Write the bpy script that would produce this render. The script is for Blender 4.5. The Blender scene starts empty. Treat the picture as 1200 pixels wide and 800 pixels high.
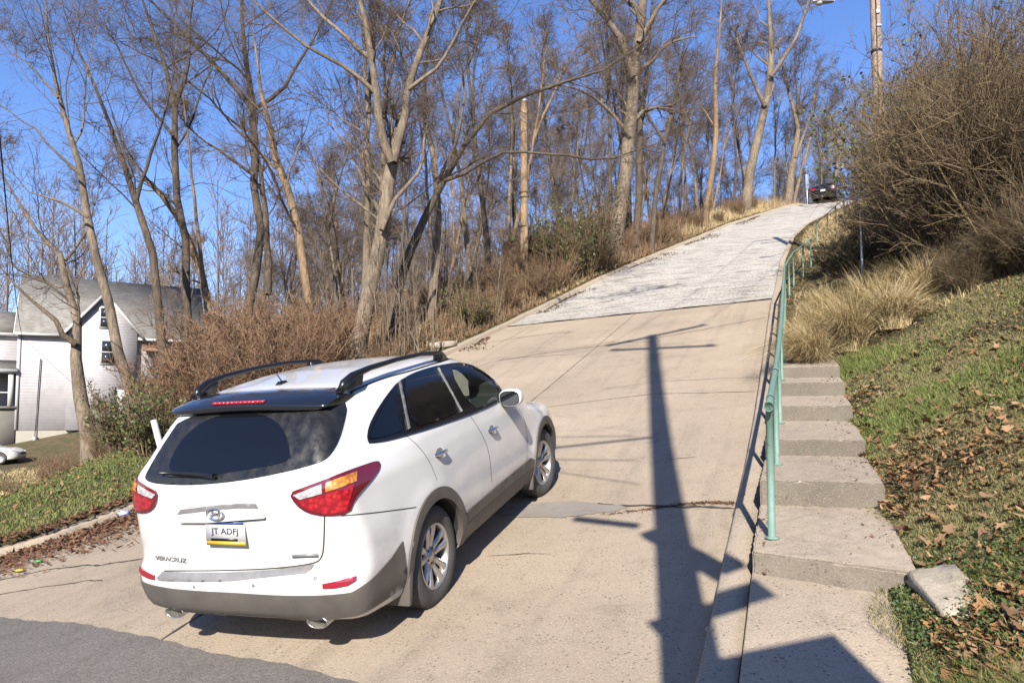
import bpy, bmesh, math, random
import numpy as np
from mathutils import Vector, Matrix
from mathutils.geometry import delaunay_2d_cdt
from math import radians, sin, cos, pi, degrees, atan2, hypot
C = bpy.context.scene.collection
rng = np.random.default_rng(7)
random.seed(7)

# ------------------------------------------------------------------ camera, sky, sun, exposure
EYE = np.array([0.0, 0.0, 1.6])
PITCH = radians(3.5); FOC = 867.0; CY = 437.0
cam = bpy.data.cameras.new('camera'); camo = bpy.data.objects.new('camera', cam); C.objects.link(camo)
camo.location = EYE; camo.rotation_euler = (pi/2 + PITCH, 0, 0)
cam.sensor_width = 36; cam.lens = 36*FOC/1200; cam.shift_y = 37/1200
cam.clip_start = 0.05; cam.clip_end = 3000
bpy.context.scene.camera = camo
SUN_AZ = radians(8.3); SUN_EL = radians(31.0)          # shadows run towards SUN_AZ
sd = Vector((sin(SUN_AZ)*cos(SUN_EL), cos(SUN_AZ)*cos(SUN_EL), -sin(SUN_EL)))
w = bpy.data.worlds.new('World'); bpy.context.scene.world = w; w.use_nodes = True
nt = w.node_tree; nt.nodes.clear()
wo = nt.nodes.new('ShaderNodeOutputWorld'); bg = nt.nodes.new('ShaderNodeBackground')
sky = nt.nodes.new('ShaderNodeTexSky'); sky.sky_type = 'NISHITA'; sky.sun_disc = False
sky.sun_elevation = SUN_EL; sky.sun_rotation = radians(190); sky.altitude = 200
sky.air_density = 1.0; sky.dust_density = 0.25; sky.ozone_density = 2.5
bg.inputs['Strength'].default_value = 0.074
hsv = nt.nodes.new('ShaderNodeHueSaturation'); hsv.inputs['Saturation'].default_value = 1.12
tint = nt.nodes.new('ShaderNodeMix'); tint.data_type = 'RGBA'; tint.blend_type = 'MULTIPLY'; tint.inputs[0].default_value = 1; tint.inputs[7].default_value = (1.10, 1.08, 1.34, 1)
nt.links.new(sky.outputs[0], hsv.inputs['Color']); nt.links.new(hsv.outputs[0], tint.inputs[6]); nt.links.new(tint.outputs[2], bg.inputs[0])
nt.links.new(bg.outputs[0], wo.inputs[0])
sun = bpy.data.lights.new('sun', 'SUN'); suno = bpy.data.objects.new('sun', sun); C.objects.link(suno)
sun.energy = 5.0; sun.angle = radians(0.5); sun.color = (1.0, 0.93, 0.83)
suno.rotation_euler = sd.to_track_quat('-Z', 'Y').to_euler()
vs = bpy.context.scene.view_settings
vs.view_transform = 'Standard'; vs.look = 'None'; vs.gamma = 1; vs.exposure = 1.21
bpy.context.scene.cycles.max_bounces = 6
bpy.context.scene.cycles.transparent_max_bounces = 12

# ------------------------------------------------------------------ pixel helper (1200x800 photo) for real positions
cP, sP = cos(PITCH), sin(PITCH)
def ray(px, py):
    a = (px-600)/FOC; b = (CY-py)/FOC
    return np.array([a, cP-b*sP, sP+b*cP])
def at(px, py, Y):
    d = ray(px, py); return EYE + d*(Y/d[1])

# ------------------------------------------------------------------ materials
KA = 0.60            # lowers base colours so shade renders deeper at the exposure above
def kc(c): return tuple(x*KA for x in c)
def mat(name, col, rough=0.8, metal=0.0, spec=0.5, noise=None, bump=None, coords='Object', col2=None, coat=0, island=None, extra=None):
    """noise=(scale, amount[, detail]) mixes col with col2; bump=(scale,strength,dist)"""
    if metal < .5:
        col = kc(col); col2 = kc(col2) if col2 else None
    m = bpy.data.materials.new(name); m.use_nodes = True
    n = m.node_tree; b = n.nodes['Principled BSDF']; L = n.links.new
    b.inputs['Roughness'].default_value = rough; b.inputs['Metallic'].default_value = metal
    b.inputs['Specular IOR Level'].default_value = spec
    b.inputs['Coat Weight'].default_value = coat
    b.inputs['Base Color'].default_value = (*col, 1)
    tc = n.nodes.new('ShaderNodeTexCoord')
    out = None
    if noise or island:
        mx = n.nodes.new('ShaderNodeMix'); mx.data_type = 'RGBA'
        mx.inputs[6].default_value = (*col, 1); mx.inputs[7].default_value = (*(col2 or tuple(c*0.6 for c in col)), 1)
        if noise:
            nz = n.nodes.new('ShaderNodeTexNoise'); nz.inputs['Scale'].default_value = noise[0]
            nz.inputs['Detail'].default_value = noise[2] if len(noise) > 2 else 6; nz.inputs['Roughness'].default_value = .65
            L(tc.outputs[coords], nz.inputs['Vector'])
            mr = n.nodes.new('ShaderNodeMapRange'); mr.inputs[1].default_value = 0.5-noise[1]; mr.inputs[2].default_value = 0.5+noise[1]
            L(nz.outputs['Fac'], mr.inputs[0]); L(mr.outputs[0], mx.inputs[0]); out = mx
        else:
            g = n.nodes.new('ShaderNodeNewGeometry'); L(g.outputs['Random Per Island'], mx.inputs[0]); out = mx
        L(out.outputs[2], b.inputs['Base Color'])
    if noise and island:
        g = n.nodes.new('ShaderNodeNewGeometry'); cr = n.nodes.new('ShaderNodeValToRGB')
        e = cr.color_ramp; e.interpolation = 'LINEAR'
        e.elements[0].color = (*island[0], 1); e.elements[1].color = (*island[-1], 1)
        for i, cc in enumerate(island[1:-1]):
            el = e.elements.new((i+1)/(len(island)-1)); el.color = (*cc, 1)
        L(g.outputs['Random Per Island'], cr.inputs[0])
        m2 = n.nodes.new('ShaderNodeMix'); m2.data_type = 'RGBA'; m2.inputs[0].default_value = .6
        L(out.outputs[2], m2.inputs[6]); L(cr.outputs[0], m2.inputs[7]); L(m2.outputs[2], b.inputs['Base Color'])
    if bump:
        nb = n.nodes.new('ShaderNodeTexNoise'); nb.inputs['Scale'].default_value = bump[0]; nb.inputs['Detail'].default_value = 5
        L(tc.outputs[coords], nb.inputs['Vector'])
        bp = n.nodes.new('ShaderNodeBump'); bp.inputs['Strength'].default_value = bump[1]; bp.inputs['Distance'].default_value = bump[2]
        L(nb.outputs['Fac'], bp.inputs['Height']); L(bp.outputs[0], b.inputs['Normal'])
    return m
def ramp_island(name, cols, rough=.8, spec=.3, trans=0.0):
    cols = [kc(c) for c in cols]
    m = bpy.data.materials.new(name); m.use_nodes = True; n = m.node_tree; b = n.nodes['Principled BSDF']; L = n.links.new
    b.inputs['Roughness'].default_value = rough; b.inputs['Specular IOR Level'].default_value = spec
    g = n.nodes.new('ShaderNodeNewGeometry'); cr = n.nodes.new('ShaderNodeValToRGB'); e = cr.color_ramp
    e.elements[0].color = (*cols[0], 1); e.elements[1].color = (*cols[-1], 1)
    for i, cc in enumerate(cols[1:-1]):
        el = e.elements.new((i+1)/(len(cols)-1)); el.color = (*cc, 1)
    L(g.outputs['Random Per Island'], cr.inputs[0]); L(cr.outputs[0], b.inputs['Base Color'])
    return m

class NT:
    """tiny node helper"""
    def __init__(s, name, rough=.85, spec=.3):
        s.m = bpy.data.materials.new(name); s.m.use_nodes = True; s.n = s.m.node_tree; s.b = s.n.nodes['Principled BSDF']
        s.b.inputs['Roughness'].default_value = rough; s.b.inputs['Specular IOR Level'].default_value = spec
        s.tc = s.n.nodes.new('ShaderNodeTexCoord')
    def L(s, a, b): s.n.links.new(a, b)
    def noise(s, scale, detail=5, vec=None, rough=.6, dist=0):
        z = s.n.nodes.new('ShaderNodeTexNoise'); z.inputs['Scale'].default_value = scale; z.inputs['Detail'].default_value = detail
        z.inputs['Roughness'].default_value = rough; z.inputs['Distortion'].default_value = dist
        s.L(vec or s.tc.outputs['Object'], z.inputs['Vector']); return z.outputs['Fac']
    def rng(s, v, a, b, c=0, d=1):
        z = s.n.nodes.new('ShaderNodeMapRange'); 
        for i, q in enumerate((a, b, c, d)): z.inputs[i+1].default_value = q
        s.L(v, z.inputs[0]); return z.outputs[0]
    def mix(s, f, a, b, blend='MIX'):
        z = s.n.nodes.new('ShaderNodeMix'); z.data_type = 'RGBA'; z.blend_type = blend
        for i, q in ((0, f), (6, a), (7, b)):
            if isinstance(q, (int, float)): z.inputs[i].default_value = q
            elif isinstance(q, tuple): z.inputs[i].default_value = (*kc(q), 1)
            else: s.L(q, z.inputs[i])
        return z.outputs[2]
    def math(s, op, a, b=None, clamp=False):
        z = s.n.nodes.new('ShaderNodeMath'); z.operation = op; z.use_clamp = clamp
        for i, q in ((0, a), (1, b)):
            if q is None: continue
            if isinstance(q, (int, float)): z.inputs[i].default_value = q
            else: s.L(q, z.inputs[i])
        return z.outputs[0]
    def mapping(s, src, sc=(1, 1, 1)):
        z = s.n.nodes.new('ShaderNodeMapping'); z.inputs['Scale'].default_value = sc; s.L(s.tc.outputs[src], z.inputs['Vector']); return z.outputs[0]
    def bump(s, h, strength, dist):
        z = s.n.nodes.new('ShaderNodeBump'); z.inputs['Strength'].default_value = strength; z.inputs['Distance'].default_value = dist
        s.L(h, z.inputs['Height']); s.L(z.outputs[0], s.b.inputs['Normal'])
    def col(s, c): s.L(c, s.b.inputs['Base Color'])

def m_concrete(name, base, stain, dark=(.10, .085, .07)):
    t = NT(name, .88, .25)
    c = t.mix(t.rng(t.noise(.35, 6), .35, .65), base, stain)
    c = t.mix(t.rng(t.noise(2.2, 7, rough=.7), .52, .78, 0, .35), c, dark)
    c = t.mix(t.rng(t.noise(42, 4, rough=.85), .55, .68, 0, .6), c, dark)          # exposed aggregate
    c = t.mix(t.rng(t.noise(9, 6, rough=.8), .50, .80, 0, .35), c, tuple(x*.6 for x in base))
    c = t.mix(t.rng(t.noise(.9, 3, dist=1.5), .60, .72, 0, .30), c, stain)
    c = t.mix(t.rng(t.noise(.5, 8, rough=.75, dist=.8), .56, .70, 0, .34), c, dark)
    vo = t.n.nodes.new('ShaderNodeTexVoronoi'); vo.inputs['Scale'].default_value = 30; vo.inputs['Randomness'].default_value = 1; t.L(t.tc.outputs['Object'], vo.inputs['Vector'])
    pit = t.math('MULTIPLY', t.rng(vo.outputs['Distance'], .30, .18), t.rng(t.noise(6, 4), .45, .6))
    c = t.mix(t.math('MULTIPLY', pit, .75), c, dark)
    vo2 = t.n.nodes.new('ShaderNodeTexVoronoi'); vo2.inputs['Scale'].default_value = 55; t.L(t.tc.outputs['Object'], vo2.inputs['Vector'])
    c = t.mix(t.math('MULTIPLY', t.rng(vo2.outputs['Distance'], .34, .2), .5), c, tuple(min(1, x*1.35) for x in base))
    streak = t.noise(1.0, 5, t.mapping('UV', (3.2, .16, 1)))
    c = t.mix(t.rng(streak, .52, .75, 0, .28), c, dark)
    t.col(c); t.bump(t.noise(70, 4), .5, .01); return t.m
def m_asphalt(name, base=(.085, .08, .076)):
    t = NT(name, .9, .25)
    c = t.mix(t.rng(t.noise(.6, 5), .35, .65), base, tuple(x*1.35 for x in base))
    c = t.mix(t.rng(t.noise(38, 5, rough=.9), .42, .66, 0, .9), c, (.30, .27, .24)); c = t.mix(t.rng(t.noise(3, 6, rough=.8), .5, .75, 0, .4), c, (.06, .055, .05))
    t.col(c); t.bump(t.noise(80, 3), .8, .012); return t.m
def m_cobble(name):
    t = NT(name, .85, .25)
    br = t.n.nodes.new('ShaderNodeTexBrick'); 
    # warp uv a little
    nzv = t.n.nodes.new('ShaderNodeTexNoise'); nzv.inputs['Scale'].default_value = 2.0; t.L(t.tc.outputs['UV'], nzv.inputs['Vector'])
    vm = t.n.nodes.new('ShaderNodeVectorMath'); vm.operation = 'MULTIPLY_ADD'; vm.inputs[1].default_value = (.5, .5, 0)
    t.L(nzv.outputs['Color'], vm.inputs[0]); t.L(t.tc.outputs['UV'], vm.inputs[2]); t.L(vm.outputs[0], br.inputs['Vector'])
    br.inputs['Scale'].default_value = 1; br.inputs['Brick Width'].default_value = .30; br.inputs['Row Height'].default_value = .16
    br.inputs['Mortar Size'].default_value = .018; br.inputs['Mortar Smooth'].default_value = .5
    br.inputs['Color1'].default_value = (.39, .365, .32, 1); br.inputs['Color2'].default_value = (.31, .29, .255, 1)
    br.inputs['Mortar'].default_value = (.23, .21, .18, 1)
    c = br.outputs['Color']
    pale = t.rng(t.noise(.22, 6, rough=.7), .38, .62, 0, .6)
    c = t.mix(pale, c, (.70, .66, .60))
    st = t.noise(1, 6, t.mapping('UV', (.8, 3.2, 1)), rough=.8)
    c = t.mix(t.rng(st, .50, .64, 0, .8), c, (.17, .15, .13))
    c = t.mix(t.rng(t.noise(7, 6, rough=.85), .56, .70, 0, .75), c, (.17, .15, .125)); c = t.mix(t.rng(t.noise(1.3, 6, rough=.8), .50, .72, 0, .5), c, (.36, .33, .29))
    t.col(c)
    h = t.math('ADD', t.math('MULTIPLY', br.outputs['Fac'], -1.0), t.noise(9, 4)); t.bump(h, 1.0, .03); return t.m
def m_ground(name, a, b, c3, big=.35, fine=14):
    t = NT(name, .95, .15)
    c = t.mix(t.rng(t.noise(big, 6, rough=.65), .42, .58), a, b)
    c = t.mix(t.rng(t.noise(fine, 6, rough=.8), .48, .62), c, c3)
    t.col(c); t.bump(t.noise(fine*1.5, 6, rough=.8), 1, .06); return t.m
def m_bark(name, a, b):
    t = NT(name, .9, .2)
    v = t.mapping('Object', (1, 1, .22))
    c = t.mix(t.rng(t.noise(14, 6, v, .7), .40, .62), a, b)
    c = t.mix(t.rng(t.noise(.9, 4), .4, .65, 0, .6), c, tuple(x*.55 for x in b))
    t.col(c); t.bump(t.noise(18, 6, v, .75), 1, .04); return t.m

M = {}
tg = NT('weathered green paint', .6, .35); cg_ = tg.mix(tg.rng(tg.noise(14, 5), .3, .7), (.16, .295, .235), (.24, .355, .295)); cg_ = tg.mix(tg.rng(tg.noise(24, 6, rough=.8), .60, .66), cg_, (.20, .10, .05)); cg_ = tg.mix(tg.rng(tg.noise(9, 6, rough=.8), .63, .68, 0, .8), cg_, (.45, .47, .42)); tg.col(cg_); tg.bump(tg.noise(40, 5), .4, .004); M['green_paint'] = tg.m
M['concrete'] = m_concrete('road concrete', (.515, .42, .31), (.41, .33, .245))
M['concrete_old'] = m_concrete('kerb and step concrete', (.54, .445, .335), (.43, .355, .27))
M['walk'] = m_concrete('sidewalk concrete', (.60, .485, .36), (.49, .40, .30))
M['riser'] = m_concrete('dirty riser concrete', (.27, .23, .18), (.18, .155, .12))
M['asphalt'] = m_asphalt('asphalt', (.135, .122, .112))
M['patch'] = m_asphalt('asphalt patch', (.30, .27, .23))
M['cobble'] = m_cobble('cobblestone')
M['terrain'] = m_ground('soil and turf', (.14, .13, .06), (.22, .165, .10), (.08, .062, .04), 1.1)
M['crack'] = mat('crack fill', (.055, .045, .035), .95)
M['rust'] = mat('brown paint and shade', (.12, .10, .085), .7, noise=(20, .2))  # shared brown; on the upper handrail and lone post it includes painted shade
M['galv'] = mat('galvanised steel', (.45, .47, .50), .5, .7, noise=(12, .2))
M['wood_pole'] = m_bark('pole timber', (.43, .27, .145), (.60, .43, .28))
M['wood_pole2'] = m_bark('pale pole timber', (.62, .48, .38), (.40, .29, .22))
M['bark_a'] = m_bark('grey bark', (.36, .285, .205), (.17, .135, .10))
M['bark_b'] = m_bark('dark bark', (.20, .155, .115), (.09, .072, .055))
M['bark_c'] = m_bark('orange bark', (.42, .29, .175), (.24, .165, .105))
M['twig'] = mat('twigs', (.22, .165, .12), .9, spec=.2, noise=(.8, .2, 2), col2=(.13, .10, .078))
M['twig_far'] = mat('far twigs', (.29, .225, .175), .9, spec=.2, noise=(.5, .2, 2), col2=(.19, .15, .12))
M['stem_olive'] = ramp_island('olive shrub stems', [(.07, .05, .03), (.19, .135, .075), (.12, .085, .05), (.30, .21, .12), (.17, .14, .065)])
M['stem_brown'] = ramp_island('brown weed stems', [(.15, .085, .05), (.27, .17, .10), (.36, .25, .15), (.20, .11, .065)])
M['russet'] = ramp_island('russet leaves', [(.20, .075, .035), (.32, .14, .06), (.26, .12, .06), (.15, .07, .04)])
M['straw'] = ramp_island('straw', [(.66, .48, .25), (.82, .64, .37), (.50, .42, .19), (.72, .53, .30), (.36, .33, .13)])
M['grass'] = ramp_island('grass blades', [(.10, .16, .03), (.21, .26, .06), (.14, .20, .04), (.38, .34, .14), (.18, .22, .06)])
M['grass_dry'] = ramp_island('dry grass blades', [(.30, .26, .10), (.44, .35, .17), (.22, .23, .07), (.34, .28, .14), (.17, .20, .06)])
M['leaf'] = ramp_island('fallen leaves', [(.16, .085, .04), (.38, .20, .085), (.27, .15, .07), (.46, .29, .15), (.11, .06, .035), (.42, .21, .075), (.30, .21, .13)])
M['leaf_dark'] = ramp_island('damp fallen leaves', [(.11, .055, .03), (.24, .12, .065), (.17, .09, .05), (.30, .17, .10)])
M['ivy'] = ramp_island('ground ivy leaves', [(.045, .085, .03), (.08, .13, .04), (.15, .17, .05), (.05, .075, .035)], .5)
M['evergreen'] = ramp_island('evergreen leaves', [(.04, .08, .02), (.09, .13, .035), (.19, .20, .06), (.06, .09, .03)], .55)
M['conifer'] = ramp_island('dark shrub foliage', [(.025, .04, .018), (.06, .07, .03), (.10, .09, .045)], .7)
M['stone'] = mat('wall stone', (.24, .21, .17), .9, noise=(6, .2), col2=(.10, .085, .07), bump=(18, .8, .03))
M['paver'] = mat('paver', (.56, .48, .37), .9, noise=(9, .2), col2=(.33, .29, .22), bump=(50, .6, .01))
M['white'] = mat('white pvc', (.75, .75, .73), .4)
M['black'] = mat('black plastic', (.012, .012, .013), .35)
M['trim_black'] = mat('gloss black', (.008, .008, .01), .12)
M['wire'] = mat('wire', (.02, .02, .02), .7)

# ------------------------------------------------------------------ object helpers
def tag(o, label=None, cat=None, group=None, kind=None):
    if label: o['label'] = label
    if cat: o['category'] = cat
    if group: o['group'] = group
    if kind: o['kind'] = kind
    return o
def link(name, me, m=None, parent=None):
    o = bpy.data.objects.new(name, me); C.objects.link(o)
    if m is not None and me is not None:
        for x in (m if isinstance(m, (list, tuple)) else [m]): me.materials.append(x)
    if parent is not None: o.parent = parent
    return o
def empty(name, loc=(0, 0, 0), label=None, cat=None, group=None, rot=None):
    o = bpy.data.objects.new(name, None); C.objects.link(o); o.location = loc; o.empty_display_size = .2
    if rot is not None: o.rotation_euler = rot
    return tag(o, label, cat, group)
def npmesh(name, V, F, smooth=False, uv=None):
    """V (n,3); F (m,k) or list of (m,k) arrays with different k"""
    V = np.asarray(V, np.float32).reshape(-1, 3)
    Fs = F if isinstance(F, list) else [F]
    me = bpy.data.meshes.new(name); me.vertices.add(len(V)); me.vertices.foreach_set('co', V.ravel())
    idx = np.concatenate([np.asarray(f, np.int32).ravel() for f in Fs])
    sizes = np.concatenate([np.full(len(f), np.asarray(f).shape[1], np.int32) for f in Fs])
    me.loops.add(len(idx)); me.loops.foreach_set('vertex_index', idx)
    me.polygons.add(len(sizes)); st = np.zeros(len(sizes), np.int32); st[1:] = np.cumsum(sizes)[:-1]
    me.polygons.foreach_set('loop_start', st)
    if smooth: me.polygons.foreach_set('use_smooth', np.ones(len(sizes), bool))
    if uv is not None:
        l = me.uv_layers.new(name='UVMap'); l.data.foreach_set('uv', np.asarray(uv, np.float32)[idx].ravel())
    me.update(calc_edges=True); me.validate(); return me
class MB:
    """collects shapes into one mesh"""
    def __init__(s): s.V = []; s.F = {}; s.n = 0
    def add(s, V, F):
        V = np.asarray(V, float).reshape(-1, 3); s.V.append(V)
        for f in F: s.F.setdefault(len(f), []).append([i+s.n for i in f])
        s.n += len(V); return s
    def box(s, c, d, R=None, taper=1.0):
        c = np.array(c, float); h = np.array(d, float)/2
        P = np.array([[x*h[0], y*h[1], z*h[2]] for z in (-1, 1) for y in (-1, 1) for x in (-1, 1)])
        P[4:, :2] *= taper
        if R is not None: P = P @ np.asarray(R).T
        return s.add(P+c, [(0, 2, 3, 1), (4, 5, 7, 6), (0, 1, 5, 4), (2, 6, 7, 3), (0, 4, 6, 2), (1, 3, 7, 5)])
    def hexa(s, P): return s.add(P, [(0, 3, 2, 1), (4, 5, 6, 7), (0, 1, 5, 4), (1, 2, 6, 5), (2, 3, 7, 6), (3, 0, 4, 7)])
    def tube(s, pts, rad, k=10, caps=True):
        pts = np.asarray(pts, float); n = len(pts); rad = np.full(n, rad) if np.isscalar(rad) else np.asarray(rad)
        V, F = tubes(pts[None], rad[None], k)
        Fl = F.tolist()
        if caps: Fl += [list(range(k))[::-1], list(range((n-1)*k, n*k))]
        return s.add(V, Fl)
    def lathe(s, prof, k=24, R=None, c=(0, 0, 0), closed=False):
        """profile (radius, axial) round local z"""
        prof = np.array(prof); n = len(prof); a = np.arange(k)*2*pi/k
        V = np.stack([np.outer(prof[:, 0], np.cos(a)), np.outer(prof[:, 0], np.sin(a)), np.repeat(prof[:, 1][:, None], k, 1)], -1).reshape(-1, 3)
        if R is not None: V = V @ np.asarray(R).T
        F = []
        for i in range(n if closed else n-1):
            for j in range(k):
                i2 = (i+1) % n; F.append((i*k+j, i*k+(j+1) % k, i2*k+(j+1) % k, i2*k+j))
        return s.add(V+np.array(c), F)
    def prism(s, poly, h0, h1, fn=None):
        """poly (n,2) extruded; fn maps (a,b,h)->xyz"""
        n = len(poly); P = [(a, b, h0) for a, b in poly]+[(a, b, h1) for a, b in poly]
        P = np.array([fn(*p) for p in P]) if fn else np.array(P)
        F = [tuple(range(n))[::-1], tuple(range(n, 2*n))]+[(i, (i+1) % n, n+(i+1) % n, n+i) for i in range(n)]
        return s.add(P, F)
    def mesh(s, name='mesh', smooth=False):
        return npmesh(name, np.concatenate(s.V), [np.array(f) for f in s.F.values()], smooth)
    def build(s, name, m, parent=None, smooth=False, bevel=0, fixn=False):
        o = link(name, s.mesh(name, smooth), m, parent)
        if fixn:
            bm = bmesh.new(); bm.from_mesh(o.data); bmesh.ops.recalc_face_normals(bm, faces=bm.faces); bm.to_mesh(o.data); bm.free()
        if bevel:
            b = o.modifiers.new('bevel', 'BEVEL'); b.width = bevel; b.segments = 2; b.limit_method = 'ANGLE'
        return o
def tubes(P, R, k):
    """P (N,n,3), R (N,n) -> verts, quads"""
    N, n, _ = P.shape
    T = np.empty_like(P); T[:, 1:-1] = P[:, 2:]-P[:, :-2]; T[:, 0] = P[:, 1]-P[:, 0]; T[:, -1] = P[:, -1]-P[:, -2]
    T /= np.linalg.norm(T, axis=2, keepdims=True)+1e-9
    ref = np.where(np.abs(T[:, :1, 2:3]) > .8, np.array([1., 0, 0]), np.array([0, 0, 1.]))
    ref = np.repeat(ref, n, 1)
    A = np.cross(T, ref); A /= np.linalg.norm(A, axis=2, keepdims=True)+1e-9; B = np.cross(T, A)
    a = np.arange(k)*2*pi/k
    V = P[:, :, None]+R[:, :, None, None]*(A[:, :, None]*np.cos(a)[None, None, :, None]+B[:, :, None]*np.sin(a)[None, None, :, None])
    base = (np.arange(N)*n*k)[:, None, None]+(np.arange(n-1)*k)[None, :, None]; j = np.arange(k)[None, None]; j2 = (np.arange(k)+1)[None, None] % k
    F = np.stack([base+j, base+k+j, base+k+j2, base+j2], -1).reshape(-1, 4)
    return V.reshape(-1, 3), F
def smooth1(t): t = np.clip(t, 0, 1); return t*t*(3-2*t)

# ------------------------------------------------------------------ ground model: s = distance up the hill street, r = offset to the right
TH = radians(20.73); D2 = np.array([sin(TH), cos(TH)]); R2 = np.array([cos(TH), -sin(TH)]); C0 = np.array([-1.39, 5.86])
S_ = np.linspace(-70, 600, 6701)
g_ = .187+.11*smooth1((S_-1.3)/6.93)+.065*smooth1((S_-17)/5)-.352*smooth1((S_-49)/6)
g_ = np.where(S_ < -1, .187-.12*smooth1((-1-S_)/5), g_); g_ = np.where(S_ < -8, .067*(1-smooth1((-8-S_)/20)), g_)
Z_ = np.concatenate([[0], np.cumsum((g_[1:]+g_[:-1])/2*np.diff(S_))]); Z_ += .21-np.interp(0, S_, Z_)
def zb(s): return np.interp(s, S_, Z_)
LE = np.array([(-70, -60), (-14, -34), (-6, -19), (-2.2, -11.5), (-.6, -8.4), (.7, -6.5), (2, -5.75), (4, -5.45), (8, -5.38), (13.65, -5.36), (19.3, -5.2), (25, -3.95), (28.4, -3), (35, -1.33), (41, .1), (49, 3.1), (60, 8.0), (80, 15), (600, 240)])
RE = np.array([(-70, 2.89), (16, 2.89), (25, 3.05), (32, 3.45), (37, 4.2), (45, 6.5), (50, 8.6), (60, 13.5), (80, 20), (600, 245)])
def rl(s): return np.interp(s, LE[:, 0], LE[:, 1])
def rr(s): return np.interp(s, RE[:, 0], RE[:, 1])
def zroad(s, r):
    k = .054*(1-smooth1((s-17)/14)); rc = np.clip(r, -12, 8)
    return zb(s)+k*rc-.08*np.maximum(-rc-1.5, 0)*(1-smooth1((s-2)/6))
def hsh(x, y):
    return .5*np.sin(x*.9+1.3*np.sin(y*.7))+.5*np.sin(y*1.1+1.7*np.sin(x*.6+1))
def sr(x, y):
    dx = np.asarray(x)-C0[0]; dy = np.asarray(y)-C0[1]
    return dx*D2[0]+dy*D2[1], dx*R2[0]+dy*R2[1]
def xy(s, r): return C0[0]+D2[0]*s+R2[0]*r, C0[1]+D2[1]*s+R2[1]*r
def zterr(s, r):
    L = rl(s)-.18; Rt = rr(s)+.2
    dl = np.maximum(L-r, 0); dr = np.maximum(r-Rt, 0)
    bank = .08+.75*smooth1((s-11)/8)-.5*smooth1((s-36)/8)
    d0 = 2.4+.5*(1-smooth1(s/13)); slope = .41
    zl = zroad(s, L)+.12+bank*smooth1(dl/3)-slope*np.log1p(np.exp(np.clip((dl-d0)*1.2, -30, 30)))/1.2*np.minimum(1, 1)
    far = .06*np.maximum(dl-60, 0)
    fl = -1.25-far*0
    zl = np.where(dl > 0, (zl+fl)/2+np.sqrt(((zl-fl)/2)**2+.15), zl)
    w_ = .8                                   # the steps / sidewalk strip
    dd = np.maximum(dr-w_, 0)
    up = (.43-.2*smooth1((-1-s)/4))
    zr = zroad(s, rr(s))+.16+up*np.minimum(dd, 4.5)+.2*np.maximum(dd-4.5, 0)*np.exp(-np.maximum(dd-30, 0)/60)
    zr = zr - .0*s
    bumps = .035*hsh(s*1.7, r*1.9)*np.clip((dl+dd)/1.5, 0, 1)+.18*hsh(s*.3, r*.35)*np.clip((dl+dd-3)/6, 0, 1)
    z = np.where(r < L, zl, np.where(r > Rt, zr, zroad(s, r)))
    return z+bumps
def G(x, y):
    s, r = sr(x, y); return zterr(s, r)
def gp(px, py, Y): 
    """ground point below the pixel's column at depth Y"""
    p = at(px, py, Y); return np.array([p[0], p[1], float(G(p[0], p[1]))])

# terrain sheet ---------------------------------------------------
ss_ = np.concatenate([-(np.geomspace(6, 400, 22)[::-1]), np.arange(-5.5, 30, .3), np.arange(30, 64, .8), np.geomspace(64, 600, 24)])
offL = np.concatenate([np.arange(0, 12, .35), np.geomspace(12, 460, 44)])
offR = np.concatenate([np.arange(0, .1, .2), np.arange(.80, 9, .3), np.geomspace(9, 420, 36)])
cols = []
for o_ in offL[::-1]: cols.append(('L', o_))
for t_ in (0, .2, .5, .8, 1): cols.append(('M', t_))
for o_ in offR: cols.append(('R', o_))
nS = len(ss_); V = np.zeros((nS, len(cols), 3))
for j, (kd, o_) in enumerate(cols):
    L = rl(ss_)-.16; Rt = rr(ss_)+.17
    if kd == 'L': r_ = L-.04-o_; z_ = zterr(ss_, r_)
    elif kd == 'R': r_ = Rt+.04+o_; z_ = zterr(ss_, r_)
    else: r_ = L+(Rt-L)*o_; z_ = zroad(ss_, r_)-.35
    if kd == 'R' and o_ < .5: z_ = z_-.45*(1-smooth1((ss_-8.0)/1.2))
    V[:, j, 0], V[:, j, 1] = xy(ss_, r_); V[:, j, 2] = z_
nc = len(cols); ii = (np.arange(nS-1)[:, None]*nc+np.arange(nc-1)[None]).ravel()
F = np.stack([ii, ii+1, ii+nc+1, ii+nc], 1)
ground = link('ground', npmesh('ground', V.reshape(-1, 3), F, True), M['terrain']); tag(ground, kind='structure')

def strip(name, s0, s1, fr0, fr1, dz, m, ds=.3, nr=9, kind='structure', label=None):
    s = np.arange(s0, s1+1e-6, ds) if s1-s0 > ds else np.array([s0, s1]); t = np.linspace(0, 1, nr)
    a = fr0(s) if callable(fr0) else np.full(len(s), fr0); b = fr1(s) if callable(fr1) else np.full(len(s), fr1)
    r = a[:, None]+(b-a)[:, None]*t[None]; sg = np.repeat(s[:, None], nr, 1); X, Y = xy(sg, r)
    V = np.stack([X, Y, zroad(sg, r)+dz], -1).reshape(-1, 3); uv = np.stack([r, sg], -1).reshape(-1, 2)
    ii = (np.arange(len(s)-1)[:, None]*nr+np.arange(nr-1)[None]).ravel()
    F = np.stack([ii, ii+1, ii+nr+1, ii+nr], 1)
    if name == 'cobbled_road':
        xr, yr = xy(s[0]-.05-.05*np.abs(np.sin(a[0]+t*0+r[0]*7))-.05*np.sin(r[0]*3.1), r[0]); V[:nr, 0] = xr; V[:nr, 1] = yr
    o = link(name, npmesh(name, V, F, True, uv), m); tag(o, kind=kind)
    if label: o['label'] = label
    return o
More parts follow.
